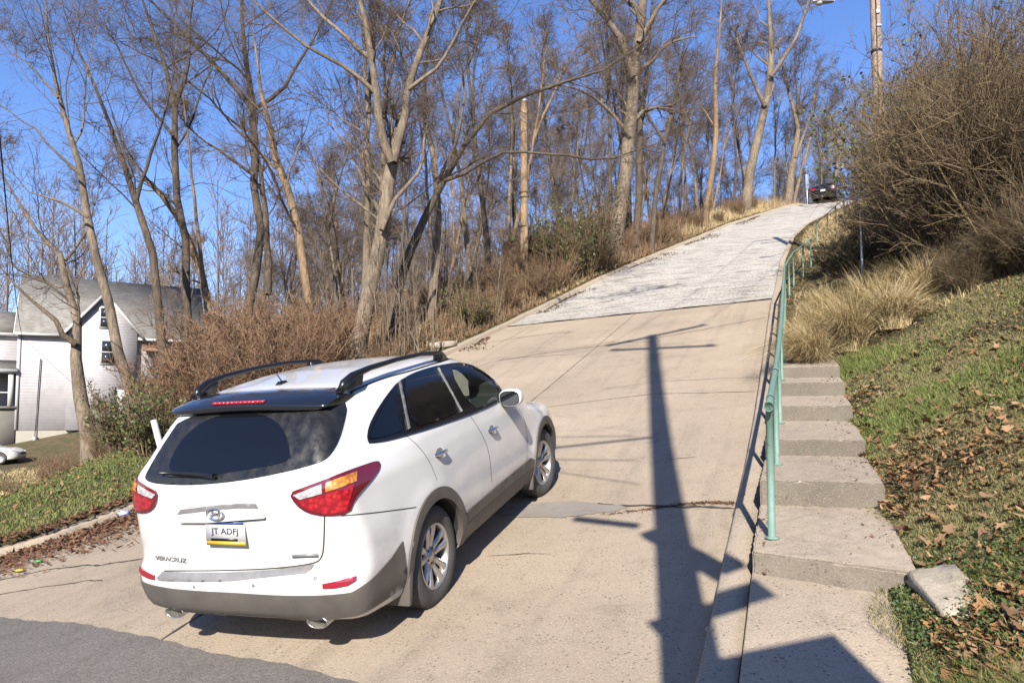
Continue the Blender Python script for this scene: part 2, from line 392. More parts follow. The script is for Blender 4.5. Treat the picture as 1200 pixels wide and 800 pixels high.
# asphalt boundary on the cross street: slightly crooked line near s=-1
def sbound(r): return -1.14+.19*np.clip(.9-r, -2.5, 12)+.02*np.sin(r*1.9)+.015*np.sin(r*5.3)+.008*np.sin(r*23)
strip('concrete_road', -1.6, 17.5, rl, rr, 0, M['concrete'], .25, 15)
strip('cobbled_road', 17.5, 70, rl, rr, .004, M['cobble'], .5, 60)
# asphalt sheet with wavy front edge
t = np.linspace(-1, 1, 240); rN = np.concatenate([np.linspace(-40, -9, 20), np.arange(-8.9, 2.9, .06)])
rows = [sbound(rN), sbound(rN)-.3, np.minimum(sbound(rN)-1, -1.7), -3+0*rN, -6+0*rN, -10+0*rN, -14+0*rN]
V = []; 
for q in rows:
    X, Y = xy(q, rN); V.append(np.stack([X, Y, zroad(q, rN)+.006], -1))
V = np.array(V); n_ = len(rN); ii = (np.arange(len(rows)-1)[:, None]*n_+np.arange(n_-1)[None]).ravel()
o = link('cross_street', npmesh('cross_street', V.reshape(-1, 3), np.stack([ii, ii+n_, ii+n_+1, ii+1], 1), True), M['asphalt']); tag(o, kind='structure')

def ribbon(pts, wd, dz=.004, jit=0):
    """pts list of (s,r); returns V,F following the road"""
    P = np.array(pts, float); d = np.concatenate([[0], np.cumsum(np.hypot(*np.diff(P, axis=0).T))])
    n = max(3, int(d[-1]/.07)); u = np.linspace(0, d[-1], n)
    s = np.interp(u, d, P[:, 0]); r = np.interp(u, d, P[:, 1])
    if jit:
        e = np.cumsum(rng.normal(0, jit, n)); e -= np.linspace(e[0], e[-1], n); s = s+e; r = r+np.roll(e, 3)*.6
    T = np.stack([np.gradient(s), np.gradient(r)], 1); T /= np.linalg.norm(T, axis=1, keepdims=True)+1e-9
    N = np.stack([-T[:, 1], T[:, 0]], 1); wv = wd*(.45+rng.random(n))[:, None]/2
    wv[0] *= .1; wv[-1] *= .1
    A = np.stack([s, r], 1)+N*wv; B = np.stack([s, r], 1)-N*wv
    out = []
    for Q in (A, B):
        X, Y = xy(Q[:, 0], Q[:, 1]); out.append(np.stack([X, Y, zroad(Q[:, 0], Q[:, 1])+dz], -1))
    V = np.stack(out, 1).reshape(-1, 3); i = np.arange(n-1)*2
    return V, np.stack([i, i+1, i+3, i+2], 1)
mb = MB()
for pts, wd, jit in [([(11.75, -3.3), (12.6, -1.5), (13.1, .6), (14.4, 2.85)], .030, .02), ([(7.1, -.9), (7.6, 1.2), (7.35, 2.85)], .018, .006),
                     ([(2.1, .2), (2.35, 1.5), (2.15, 2.85)], .05, .018), ([(5, -1.05), (17.4, -1.05)], .016, .002),
                     ([(10.2, -4.4), (12, -3.2), (11.75, -1.3)], .02, .02), ([(12.6, -1.6), (13.0, -.8), (12.4, .4)], .02, .012),
                     ([(14.5, -5), (15.1, -3.4), (15.0, -2.3)], .03, .02), ([(.9, .9), (1.0, 1.25), (.96, 1.5)], .012, .01),
                     ([(.2, -5.6), (.9, -4.4), (1.15, -3), (1.2, -2)], .035, .02), ([(-.3, -5.3), (.25, -4.1), (.45, -3)], .02, .02),
                     ([(-.9, -.9), (-.2, -.95), (.2, -1.05)], .02, .01), ([(4.0, 1.9), (4.1, 2.3)], .012, .01), ([(8.2, .1), (8.5, 1.3), (8.3, 2.8)], .01, .008)]:
    V, F = ribbon(pts, wd, .004, jit); mb.add(V, F.tolist())
tag(mb.build('road_cracks', M['crack']), kind='structure')
# dark seam between asphalt and concrete and a worn asphalt patch in the middle
pc = [(2.15, .3), (2.75, .35), (3.05, .8), (3.0, 1.4), (2.6, 1.95), (2.3, 2.0), (2.15, 1.5), (2.05, .9)]
q = np.array(pc); cc = q.mean(0); a = np.linspace(0, 2*pi, 60, endpoint=False)
rad = np.array([np.interp(x, np.linspace(0, 2*pi, 9), [1, .9, 1.05, .85, 1, .95, 1.1, .9, 1]) for x in a])*(1+.05*rng.normal(size=60))
rings = [np.stack([cc[0]-.30+.24*np.sin(a)*rad*f, cc[1]-.05+.72*np.cos(a)*rad*f], 1) for f in (0.02, .35, .7, 1)]
V = []
for ring in rings:
    X, Y = xy(ring[:, 0], ring[:, 1]); V.append(np.stack([X, Y, zroad(ring[:, 0], ring[:, 1])+.006], -1))
V = np.concatenate(V); F = [(i*60+j, i*60+(j+1) % 60, (i+1)*60+(j+1) % 60, (i+1)*60+j) for i in range(3) for j in range(60)]
tag(link('asphalt_patch', npmesh('patch', V, np.array(F), True), M['patch']), kind='structure')

def kerb(name, s, r_in, r_out, h, m, ds=None):
    """solid kerb along s with inner/outer offsets (arrays)"""
    V = []
    for (r, z) in ((r_in, -.2), (r_in, h-.015), (r_in+np.sign(r_out-r_in)*.02, h), (r_out, h), (r_out, -.3)):
        X, Y = xy(s, r); V.append(np.stack([X, Y, zroad(s, r_in)+z+.006*np.sin(s*3.1)*(z > 0)+.004*np.sin(s*9)*(z > 0)], -1))
    V = np.stack(V, 1); n = len(s); k = 5; V = V.reshape(-1, 3)
    F = [(i*k+j, i*k+j+1, (i+1)*k+j+1, (i+1)*k+j) for i in range(n-1) for j in range(4)]
    F2 = [list(range(5)), list(range((n-1)*5, n*5))]
    return link(name, npmesh(name, V, [np.array(F), np.array(F2)]), m)
s = np.arange(-9, 60, .35); tag(kerb('kerb', s, rr(s), rr(s)+.2, .13, M['concrete_old']), kind='structure')
s = np.concatenate([np.arange(-2, 3, .12), np.arange(3.2, 60, .35)]); tag(kerb('kerb', s, rl(s), rl(s)-.18, .13, M['concrete_old']), kind='structure')
# lower sidewalk slab
def slab(s0, s1, r0, r1, z0, z1, thick=.35, jr=0):
    """sloping slab with irregular right edge -> hexa points"""
    P = []
    for (dz) in (-thick, 0):
        for (s, r, z) in ((s0, r0, z0), (s0, r1, z0), (s1, r1, z1), (s1, r0, z1)):
            X, Y = xy(s, r); P.append((X, Y, z+dz))
    return P
def zk(s): return float(zroad(s, 2.89))+.13
mb = MB(); s_e = [-8, -5.2, -3.2, -1.9, .22]
for i in range(4):
    mb.hexa(slab(s_e[i]+.01, s_e[i+1]-.008, 3.10, 3.90, zk(s_e[i])+(-.005 if i < 3 else .0), zk(s_e[i+1])+(-.01 if i < 3 else .05), .3))
tag(mb.build('sidewalk', M['walk'], bevel=.01), kind='structure')

# steps -----------------------------------------------------------
steps_root = empty('concrete_steps', (*xy(-.1, 3.6), zk(-.1)), 'weathered concrete steps climbing between green handrail and grassy bank', 'steps')
ST = [(.20, .48, .72), (1.62, .88, 1.08), (3.2, 1.22, 1.38), (4.75, 1.57, 1.75), (5.98, 1.91, 2.09), (6.98, 2.21, 2.37), (8.6, 2.62, 2.8)]
inv = np.array(steps_root.location)
for i in range(len(ST)-1):
    s0, zb0, zt0 = ST[i]; s1, zb1, _ = ST[i+1]
    lift = 0
    P_ = np.array(slab(s0, s1+.02, 3.105, 4.05, zt0, zb1+.0, .7))
    if i == 0:
        for j_ in (1, 5): P_[j_, 0], P_[j_, 1] = xy(s0-.22, 4.05)
        P_[5, 2] -= .03
    m_ = MB(); m_.hexa(P_); m_.V = [v-inv for v in m_.V]
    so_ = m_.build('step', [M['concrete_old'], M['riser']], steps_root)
    bm = bmesh.new(); bm.from_mesh(so_.data); bmesh.ops.bevel(bm, geom=bm.edges[:], offset=.012, segments=2, affect='EDGES'); bmesh.ops.triangulate(bm, faces=[f for f in bm.faces if len(f.verts) > 4])
    for _ in range(5):
        lg = [e_ for e_ in bm.edges if e_.calc_length() > .05]
        if lg: bmesh.ops.subdivide_edges(bm, edges=lg, cuts=1, use_grid_fill=True)
    for v_ in bm.verts:
        q_ = np.array(v_.co[:])*1.0; n1 = np.sin(q_[0]*23+3*np.sin(q_[1]*17+i))*np.sin(q_[2]*29+q_[1]*13); n2 = np.sin(q_[0]*71+i)*np.sin(q_[1]*63)*np.sin(q_[2]*83)
        v_.co += v_.normal*float(.0045*n1+.003*n2+.002*rng.normal())
    bm.to_mesh(so_.data); bm.free()
    for p_ in so_.data.polygons: p_.use_smooth = True
    so_.data.set_sharp_from_angle(angle=radians(50))
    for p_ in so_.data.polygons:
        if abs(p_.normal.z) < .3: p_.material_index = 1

# ------------------------------------------------------------------ handrails
def rail_post(root, o, s, r, z0, h, rad, m):
    x, y = xy(s, r); b = np.array([x, y, z0])-o
    k = MB(); k.tube([b+[0, 0, -.12], b+[0, 0, h]], rad, 12); k.lathe([(.001, .0), (.052, .0), (.05, .012), (.03, .016)], 14, c=b)
    k.build('post', m, root, True)
def step_z(s):
    for i in range(len(ST)-1):
        if ST[i][0] <= s < ST[i+1][0]:
            f = (s-ST[i][0])/(ST[i+1][0]-ST[i][0]); return ST[i][2]*(1-f)+ST[i+1][1]*f
    return float(zroad(s, rr(s)))+.2
rs = [.56, 2.5, 4.5, 6.5, 8.5, 10.5, 12.5, 14.5, 16.5, 18.5, 20.5, 22.3]
rf = lambda s: float(np.interp(s, [0, 15, 18.5, 20.5, 22.5], [3.22, 3.27, 3.5, 3.8, 4.12]))
o0 = np.array([*xy(.56, 3.22), step_z(.56)])
root = empty('handrail', o0, 'long green painted pipe handrail beside the lower concrete steps', 'handrail')
tops = []
for i, s in enumerate(rs):
    z0 = step_z(s); zt = float(zroad(s, 2.9))+1.23-(.02 if i else .0)
    x, y = xy(s, rf(s)); tops.append([x, y, zt]); rail_post(root, o0, s, rf(s), z0, zt-z0, .024 if i else .027, M['green_paint'])
tp = np.array(tops)-o0; e = tp[0]-(tp[1]-tp[0])/np.linalg.norm(tp[1]-tp[0])*.14
k = MB(); k.tube(np.vstack([e, tp]), .027, 12); k.build('top_rail', M['green_paint'], root, True)
k = MB(); dd = (tp[1]-tp[0])/np.linalg.norm(tp[1]-tp[0])
for c_, L_ in ((e+dd*.06, .12), (tp[0]+dd*.25, .07)): k.tube([c_-dd*L_/2, c_+dd*L_/2], .031, 14)
k.tube([tp[1]-dd*.07, tp[1]+dd*.07], .033, 12)
k.build('collar', M['green_paint'], root, True)
pts2 = [(28.2, 4.5), (30.0, 5.0), (31.8, 5.45), (33.4, 5.9)]
o0 = np.array([*xy(*pts2[0]), float(zterr(*pts2[0]))]); root = empty('handrail', o0, 'short dark handrail higher up the street near the crest', 'handrail')
tp = []
for i, (s, r) in enumerate(pts2):
    z0 = float(zterr(s, r)); rail_post(root, o0, s, r, z0, .88, .024, M['green_paint'] if i == 0 else M['rust']); tp.append([*xy(s, r), z0+.88])
k = MB(); k.tube(np.array(tp)-o0, .026, 10); k.build('top_rail', M['rust'], root, True)  # dark brown here has the shade put into the rail colour
s, r = 33.0, 6.45; x, y = xy(s, r); z0 = float(zterr(s, r)); o0 = np.array([x, y, z0])
k = MB(); k.tube([(0, 0, -.2), (0, 0, 1.0)], .035, 10); k.lathe([(.036, 1.0), (.03, 1.02), (.001, 1.03)], 10)
o = k.build('bollard_post', M['rust'], None, True); o.location = o0; tag(o, 'lone short brown metal post right of the upper handrail', 'post')

# ------------------------------------------------------------------ poles
def pole_mesh(h, r0, r1, lean=(0, 0), k=16, below=.5):
    t = np.linspace(0, 1, 14); P = np.stack([lean[0]*t+.015*np.sin(t*5), lean[1]*t, -below+(h+below)*t], 1)
    m_ = MB(); m_.tube(P, r0+(r1-r0)*t, k); return m_
p = gp(614, 324, 29.5); h = at(614, 118, 29.5)[2]-p[2]
root = empty('timber_pole', p, 'bare orange-brown timber pole without wires among trees left of the street', 'pole')
pole_mesh(h, .165, .135, (.02, 0)).build('shaft', M['wood_pole'], root, True)
k = MB(); k.lathe([(.137, h-.04), (.14, h+.01), (.05, h+.05), (.001, h+.06)], 14, c=(.02, 0, 0)); k.build('cap', M['galv'], root)
for zz in (2.2, 3.4, 3.6):
    k = MB(); k.lathe([(.162, zz), (.168, zz+.01), (.168, zz+.05), (.16, zz+.06)], 14); k.build('metal_band', M['rust'], root)
# pole with street lamp on the right
p = gp(1033, 250, 21.5)
root = empty('utility_pole', p, 'tall pale timber utility pole rising behind the shrubs on the right', 'pole')
pole_mesh(13.0, .17, .125).build('shaft', M['wood_pole2'], root, True)
zl = at(1033, 17, 21.5)[2]-p[2]
k = MB(); k.box((0, -.16, zl+.0), (.1, .03, .12)); k.box((0.02, -.16, zl-.42), (.14, .03, .05)); k.build('tag_plates', M['white'], root)
k = MB(); k.lathe([(.15, zl-1.2), (.16, zl-1.19), (.16, zl-1.12), (.15, zl-1.11)], 14); k.build('band', M['black'], root)
k = MB(); k.tube([(-.05, -.14, -.3+0), (-.05, -.15, 12)], .018, 6); k.build('conduit', M['black'], root)
for zz, L_ in ((12.3, 2.4), (11.3, 2.0)):
    k = MB(); k.box((0, .15, zz), (L_, .09, .11)); k.build('crossarm', M['wood_pole'], root, bevel=.01)
lp = at(966, 2, 21.2); a0 = np.array([0, 0, zl+.75]); a1 = lp-p+np.array([.3, 0, .12])
arm = root
k = MB(); k.tube([a0, a0*.6+a1*.4+[0, 0, .25], a1*.8+a0*.2+[0, 0, .12], a1], .03, 10); k.build('lamp_arm', M['galv'], root, True)
lamp = empty('street_lamp', lp, 'grey cobra-head street lamp at the top edge of the view', 'street lamp')
k = MB()
n = 12; prof = [(.30, .03), (.24, .065), (.10, .10), (-.05, .12), (-.2, .13), (-.30, .10), (-.36, .04)]
k.tube([(a_, 0, b_*.0) for a_, b_ in prof], [b_ for a_, b_ in prof], 16)
hd = k.build('lamp_head', M['galv'], lamp, True); hd.scale = (1, 1, .62)
k = MB(); k.lathe([(.001, -.085), (.06, -.08), (.095, -.05), (.11, 0), (.001, .001)], 18, c=(-.16, 0, -.035)); k.build('lens', mat('lamp lens', (.55, .55, .5), .25), lamp, True)
# second paler shaft seen through the shrubs
p = gp(1087, 250, 30)
pole2 = pole_mesh(at(1087, 92, 30)[2]-p[2], .15, .12).build('timber_pole', M['wood_pole2'], None, True); pole2.location = p
tag(pole2, 'mottled pale pole glimpsed through the big bare shrubs at right', 'pole')
# thin steel sign post in front of the dark shrub
p = gp(1011, 328, 16.5); h = at(1012, 247, 16.5)[2]-p[2]
k = MB(); k.tube([(0, 0, -.2), (0, 0, h)], .03, 10); k.lathe([(.031, h), (.03, h+.01), (.001, h+.012)], 10)
o = k.build('steel_post', M['galv'], None, True); o.location = p; tag(o, 'slim galvanised steel post beside the dry grass and dark shrub', 'post')
# the pole behind the viewer that throws the long shadow
pb = np.array([.03, -1.05, 0.0]); pb[2] = float(G(pb[0], pb[1]))
root = empty('utility_pole', pb, 'utility pole behind the viewer casting the long crossarm shadow on the road', 'pole')
pole_mesh(15.4-pb[2], .165, .13, (.65, 0)).build('shaft', M['wood_pole2'], root, True)
def beam(name, a, b, wd, ht, m=M['wood_pole']):
    a = np.array(a, float)-pb; b = np.array(b, float)-pb; d = b-a; L_ = np.linalg.norm(d); d /= L_
    up = np.array([0, 0, 1.]) if abs(d[2]) < .9 else np.array([1., 0, 0]); s_ = np.cross(d, up); s_ /= np.linalg.norm(s_); u_ = np.cross(s_, d)
    k = MB(); k.box((a+b)/2, (L_, wd, ht), np.stack([d, s_, u_], 1)); return k.build(name, m, root)
beam('crossarm', (-.55, -1.75, 15.2), (2.2, .1, 15.2), .1, .12)
beam('crossarm', (-.3, -.5, 13.9), (1.85, -1.55, 13.7), .1, .12)
k = MB()
for c_ in [(-.5, -1.7, 15.25), (0, -1.4, 15.25), (1.5, -.4, 15.25), (2.1, .03, 15.25), (-.2, -.55, 13.95), (1.75, -1.5, 13.8)]:
    k.lathe([(.03, 0), (.05, .03), (.03, .06), (.05, .09), (.02, .14)], 10, c=np.array(c_)-pb)
k.build('insulators', M['galv'], root)
beam('bracket', (.25, -1.05, 8.1), (-1.35, -1.15, 8.1), .05, .05, M['galv'])
beam('bracket', (.0, -1.05, 5.35), (-.60, -1.05, 5.62), .06, .09, M['rust'])  # unseen stub, shaped for the wedge left of the pole shadow
beam('shadow_bar', (.1, -1.05, 5.2), (.62, -1.05, 4.35), .14, .20, M['rust'])  # unseen bar, added to cast the dark shape right of the pole shadow
beam('shadow_panel', (.25, -1.05, 3.15), (1.05, -1.05, 3.35), .03, .42, M['galv'])  # unseen panels, added to cast the angular shadow at the lower right
beam('shadow_panel', (.05, -1.05, 3.75), (.75, -1.05, 4.05), .03, .22, M['galv'])
def wire(a, b, sag, label, rad=.012):
    t = np.linspace(0, 1, 24)[:, None]; a = np.array(a, float); b = np.array(b, float)
    P = a*(1-t)+b*t; P[:, 2] -= 4*sag*(t*(1-t))[:, 0]
    k = MB(); k.tube(P-a, rad, 5); o = k.build('overhead_wire', M['wire'], None); o.location = a; tag(o, label, 'wire'); return o
pt = gp(1033, 250, 21.5)
wire((-.5, -1.7, 15.38), pt+[-1.1, .15, 12.4], .6, 'overhead wire from left crossarm tip to the tall pale pole')
wire((2.1, .03, 15.38), pt+[1.1, .15, 12.4], .6, 'overhead wire from right crossarm tip to the tall pale pole')
wire((.05, -1.0, 8.2), (-34, 22, 8.0), .9, 'low cable leaving the near pole towards the left', .014)
wire((.05, -1.0, 7.2), (-34, 24, 7.2), .9, 'second low cable leaving the near pole towards the left', .014)
wire((.05, -1.0, 6.4), (-32.6, 49.2, 6.9), 1.2, 'service cable running down to the white sided house', .012)

# ------------------------------------------------------------------ signs, stones, litter near the kerbs
p = gp(946, 232, 49); root = empty('street_sign', p, 'pale blue-grey sign on post beside the parked dark car', 'sign')
k = MB(); k.tube([(0, 0, -.2), (0, 0, 2.6)], .04, 8); k.build('post', M['galv'], root)
k = MB(); k.box((0, -.05, 1.75), (.22, .02, 1.0)); k.build('panel', mat('sign blue grey', (.20, .27, .35), .5), root, bevel=.02)
def blob_stone(size, seed, flat=.28):
    r_ = np.random.default_rng(seed); bm = bmesh.new(); bmesh.ops.create_cube(bm, size=1); bmesh.ops.subdivide_edges(bm, edges=bm.edges, cuts=3, use_grid_fill=True)
    V = np.array([v.co[:] for v in bm.verts]); n_ = np.linalg.norm(V, axis=1, keepdims=True); V = V*(1-flat+flat*(.62/n_))+r_.normal(0, .022, V.shape)
    bm.verts.ensure_lookup_table(); F = [[v.index for v in f.verts] for f in bm.faces]; bm.free(); return V*np.array(size), F
def zrot(a): return np.array([[cos(a), -sin(a), 0], [sin(a), cos(a), 0], [0, 0, 1]])
V, F = blob_stone((.26, .50, .10), 3, .12); V[:, :2] *= 1.02
p = np.array([*xy(-.25, 4.17), 0]); p[2] = G(p[0], p[1])
o = link('paving_stone', npmesh('stone', V, np.array(F), False), M['paver']); o.location = p+[0, 0, .03]; o.rotation_euler = (radians(15), radians(-10), radians(-10))
b = o.modifiers.new('b', 'BEVEL'); b.width = .004
tag(o, 'loose square concrete paving stone sunk in grass near the bottom step', 'paving stone')
V, F = blob_stone((.75, .35, .16), 5); p = np.array([*xy(13.6, -5.75), 0]); p[2] = G(p[0], p[1])
o = link('broken_slab', npmesh('stone', V, np.array(F)), M['paver']); o.location = p+[0, 0, .1]; o.rotation_euler = (.1, -.15, .5); tag(o, 'broken grey slab lying behind the left kerb above the car roof', 'stone slab')
for (s, r, sz, sd_) in [(2.3, -8.0, (.5, .3, .2), 11), (3.6, -12.2, (.4, .3, .2), 12)]:
    V, F = blob_stone(sz, sd_); x, y = xy(s, r); o = link('rock', npmesh('rock', V, np.array(F)), M['stone']); o.location = (x, y, float(G(x, y))+.03)
    tag(o, 'grey rock half sunk in the left lawn, nearer the kerb' if sd_ == 11 else 'pale rock at the far left edge of the lawn', 'rock')
# leaning white pipe behind the car
b_ = gp(208, 545, 10.6); t_ = at(180, 492, 10.6)
k = MB(); d = t_-b_; d /= np.linalg.norm(d)
k.tube([(0, 0, 0)-d*.3, t_-b_], .045, 14, caps=False); k.tube([(0, 0, 0)-d*.28, t_-b_-d*.02], .038, 14); o = k.build('white_pipe', M['white'], None, True); o.location = b_
tag(o, 'white plastic pipe leaning out of the grass behind the white car', 'pipe')
def crumple(name, p, size, m, seed, label, cat):
    r_ = np.random.default_rng(seed); bm = bmesh.new(); bmesh.ops.create_icosphere(bm, subdivisions=3, radius=1)
    V = np.array([v.co[:] for v in bm.verts]); F = [[v.index for v in f.verts] for f in bm.faces]; bm.free()
    V *= (1+.28*r_.normal(size=(len(V), 1)))*np.array(size)
    o = link(name, npmesh(name, V, np.array(F)), m); o.location = p; tag(o, label, cat)
x, y = xy(2.95, -5.5); crumple('plastic_bag', (x, y, float(zroad(2.95, -5.5))+.08), (.08, .06, .05), mat('bluish plastic', (.45, .52, .75), .4), 1, 'crumpled bluish plastic bag by left kerb near the tail light', 'litter')
x, y = xy(1.25, -4.9); crumple('bottle_cap_litter', (x, y, float(zroad(1.25, -4.9))+.03), (.04, .02, .015), mat('green plastic', (.08, .35, .10), .4), 2, 'small green plastic scrap in the gutter leaves', 'litter')
x, y = xy(.95, -4.8); crumple('wrapper', (x, y, float(zroad(.95, -4.8))+.03), (.045, .025, .014), mat('yellow plastic', (.6, .5, .08), .5), 4, 'small yellow wrapper in the gutter leaves', 'litter')
# dry stone wall on the right bank
a_ = np.array(xy(9.9, 5.7)); b2 = np.array(xy(7.4, 10.2)); L_ = np.linalg.norm(b2-a_); u = (b2-a_)/L_
V_, F_, n0 = [], [], 0; r_ = np.random.default_rng(5); ang = atan2(u[1], u[0])
for row in range(8):
    x_ = -r_.random()*.2
    while x_ < L_:
        ln = r_.uniform(.16, .48); ht = .105
        if row*.105 < .78-.05*abs(x_-2)+.1*r_.random():
            V, F = blob_stone((ln*.97, r_.uniform(.26, .40), ht*r_.uniform(.82, 1.02)), int(r_.integers(1e6)), .14); 
            q = a_+u*(x_+ln/2)+np.array([-u[1], u[0]])*r_.normal(0, .03); z = float(G(*q))*.5+float(G(*(a_+u*(x_+ln/2))))*.5+row*ht-.02
            V = V@zrot(ang+r_.normal(0, .06)).T+np.array([q[0], q[1], z]); V_.append(V); F_ += [[i+n0 for i in f] for f in F]; n0 += len(V)
        x_ += ln
o = link('dry_stone_wall', npmesh('wall', np.concatenate(V_), np.array(F_)), M['stone']); tag(o, 'low dry stacked stone wall at the top of the right bank', 'wall')

# ------------------------------------------------------------------ house in the valley
siding = NT('lap siding', .6, .3)
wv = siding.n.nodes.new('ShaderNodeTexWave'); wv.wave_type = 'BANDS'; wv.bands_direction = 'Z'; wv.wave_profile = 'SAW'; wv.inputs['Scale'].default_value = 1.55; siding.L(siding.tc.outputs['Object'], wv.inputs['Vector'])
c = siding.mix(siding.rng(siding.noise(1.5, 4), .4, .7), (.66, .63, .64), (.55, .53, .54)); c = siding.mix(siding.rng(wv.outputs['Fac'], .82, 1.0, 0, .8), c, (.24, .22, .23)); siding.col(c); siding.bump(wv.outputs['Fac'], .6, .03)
shing = NT('old shingles', .9, .2)
c = shing.mix(shing.rng(shing.noise(.7, 6, rough=.7), .38, .62), (.25, .235, .205), (.34, .33, .30)); c = shing.mix(shing.rng(shing.noise(7, 4, shing.mapping('Object', (.3, 1, 3))), .5, .65), c, (.17, .145, .12)); shing.col(c)
wtrim = mat('white trim', (.72, .71, .69), .5); found = mat('foundation render', (.40, .37, .31), .9, noise=(1.5, .2), col2=(.33, .30, .25)); dglass = mat('window glass', (.03, .035, .045), .06, spec=.8); browntrim = mat('brown fascia', (.22, .12, .075), .7)
HA = radians(30); ho = np.array([-32.8, 49.0, -1.3])
house = empty('house', ho, 'two-storey white sided house with grey shingle roof and front gable', 'house', rot=(0, 0, HA))
def hb(name, c, d, m, parent=house, bevel=0): k = MB(); k.box(c, d); return k.build(name, m, parent, bevel=bevel)
EV = 8.8; RD = 13.1; W_, DP = 11.4, 9.0                # eave, ridge (from the base), length, depth
hb('foundation', (W_/2, DP/2, .95), (W_-.06, DP-.06, 2.3), found)
k = MB(); k.prism([(0, 2.1), (0, EV), (DP/2, RD), (DP, EV), (DP, 2.1)], 0, W_, lambda a, b, h: (h, a, b)); wall = k.build('wall', siding.m, house)
k = MB(); sl = (RD-EV)/(DP/2)
for sgn in (0, 1):
    y0, y1 = (-.35, DP/2) if not sgn else (DP+.35, DP/2); z0 = EV-.35*sl
    k.prism([(y0, z0), (y1, RD+0.0), (y1, RD+.14), (y0, z0+.14)], -.25, W_+.25, lambda a, b, h: (h, a, b+.02))
roof = k.build('roof', shing.m, house)
k = MB()
k.box((1.2, -.40, EV-.30), (2.9, .08, .16)); k.build('gutter', wtrim, house); k = MB(); k.box((9.3, -.40, EV-.30), (4.5, .08, .16)); k.build('gutter', wtrim, house)
k = MB(); k.prism([(-.4, EV-.42), (DP/2, RD-.06), (DP/2, RD+.16), (-.4, EV-.2)], -.3, -.24, lambda a, b, h: (h, a, b)); k.build('rake_trim', wtrim, house)
hb('corner_trim', (.02, -.03, (2.1+EV)/2), (.18, .06, EV-2.2), wtrim)
# front cross gable
gc, gw, gz = 4.9, 2.1, 11.45; ge = EV+.1
k = MB(); k.prism([(gc-gw, 2.1), (gc+gw, 2.1), (gc+gw, ge), (gc, gz), (gc-gw, ge)], -.40, 4.0, lambda a, b, h: (a, h, b)); k.build('gable_wall', siding.m, house)
k = MB(); sg = (gz-ge)/gw
for q in (-1, 1):
    P = [(gc+q*(gw+.4), ge-.4*sg), (gc, gz), (gc, gz+.22), (gc+q*(gw+.4), ge-.4*sg+.22)]
    k.prism(P, -.7, 4.2, lambda a, b, h: (a, h, b+.0))
k.build('gable_roof', shing.m, house)
k = MB()
for q in (-1, 1): k.prism([(gc+q*(gw+.42), ge-.42*sg-.08), (gc, gz-.08), (gc, gz+.2), (gc+q*(gw+.42), ge-.42*sg+.18)], -.76, -.705, lambda a, b, h: (a, h, b))
k.build('gable_trim', wtrim, house)
def hwin(u, z, wd, ht, v=-.07):
    f = hb('window', (u, v, z), (wd+.22, .10, ht+.22), wtrim)
    hb('pane', (u, v-.06, z+ht*.26), (wd, .03, ht*.47), dglass, f); hb('pane', (u, v-.06, z-ht*.26), (wd, .03, ht*.47), dglass, f)
hwin(5.0, 9.9, .62, 1.3, -.44); hwin(5.2, 7.5, .75, 1.55, -.44); hwin(9.3, 7.3, .8, 1.3); hwin(8.8, 4.6, .8, 1.1)
dr = hb('door', (6.25, -.45, 3.85), (.95, .1, 2.1), wtrim)
k = MB(); k.lathe([(.001, 0), (.3, 0), (.3, .02), (.001, .02)], 20, R=[[1*.55, 0, 0], [0, 0, -1], [0, 1.0, 0]], c=(6.3, -.5, 4.15)); k.build('oval_glass', dglass, dr)
hb('handle', (5.95, -.52, 3.75), (.05, .05, .16), M['black'], dr)
hb('door_frame', (5.72, -.45, 3.9), (.06, .12, 2.3), M['black'])
aw = MB(); aw.prism([(-1.2, 7.75), (0, 8.25), (0, 8.1), (-1.2, 7.6)], 7.3, 10.9, lambda a, b, h: (h, a, b)); aw.build('awning', browntrim, house)
hb('meter_box', (1.1, -.12, 1.5), (.22, .16, .4), M['galv']); k = MB(); k.tube([(1.1, -.1, 1.6), (1.25, -.1, 6.9)], .03, 6); k.build('service_mast', M['black'], house)
# wing and porch at the left
k = MB(); k.prism([(2.5, 0), (2.5, 8.6), (8.5, 8.6), (8.5, 0)], -3.6, 0, lambda a, b, h: (h, a, b)); k.build('wing_wall', siding.m, house)
hb('wing_fascia', (-2.0, 2.35, 8.65), (4.3, .5, .2), wtrim)
k = MB(); k.prism([(2.2, 8.76), (5.5, 10.6), (8.8, 8.76)], -3.9, 0, lambda a, b, h: (h, a, b)); k.build('wing_roof', shing.m, house)
k = MB(); k.prism([(-.2, 6.2), (2.5, 6.9), (2.5, 6.7), (-.2, 6.0)], -4.2, -.02, lambda a, b, h: (h, a, b)); k.build('porch_roof', shing.m, house)
hb('porch_fascia', (-2.1, -.2, 6.0), (4.2, .12, .28), wtrim)
for u_ in (-.35, -1.5, -2.9): hb('porch_column', (u_, 0, 4.8), (.28, .28, 2.2), wtrim)
hb('porch_floor', (-2.1, 1.2, 3.6), (4.2, 2.6, .2), found)
hb('porch_base', (-2.1, 1.25, 1.75), (4.1, 2.4, 3.5), found)
hb('garage_door', (-2.1, -.0, 1.55), (1.9, .06, 2.1), wtrim)
k = MB(); k.tube([(-3.6, -.05, 4.6), (-.4, -.05, 4.6)], .04, 6); k.build('porch_rail', wtrim, house)
k = MB(); k.box((-1.4, -.12, 4.15), (.5, .03, .9)); k.build('banner', mat('porch banner', (.45, .08, .12), .8, noise=(3, .1), col2=(.10, .08, .30)), house)
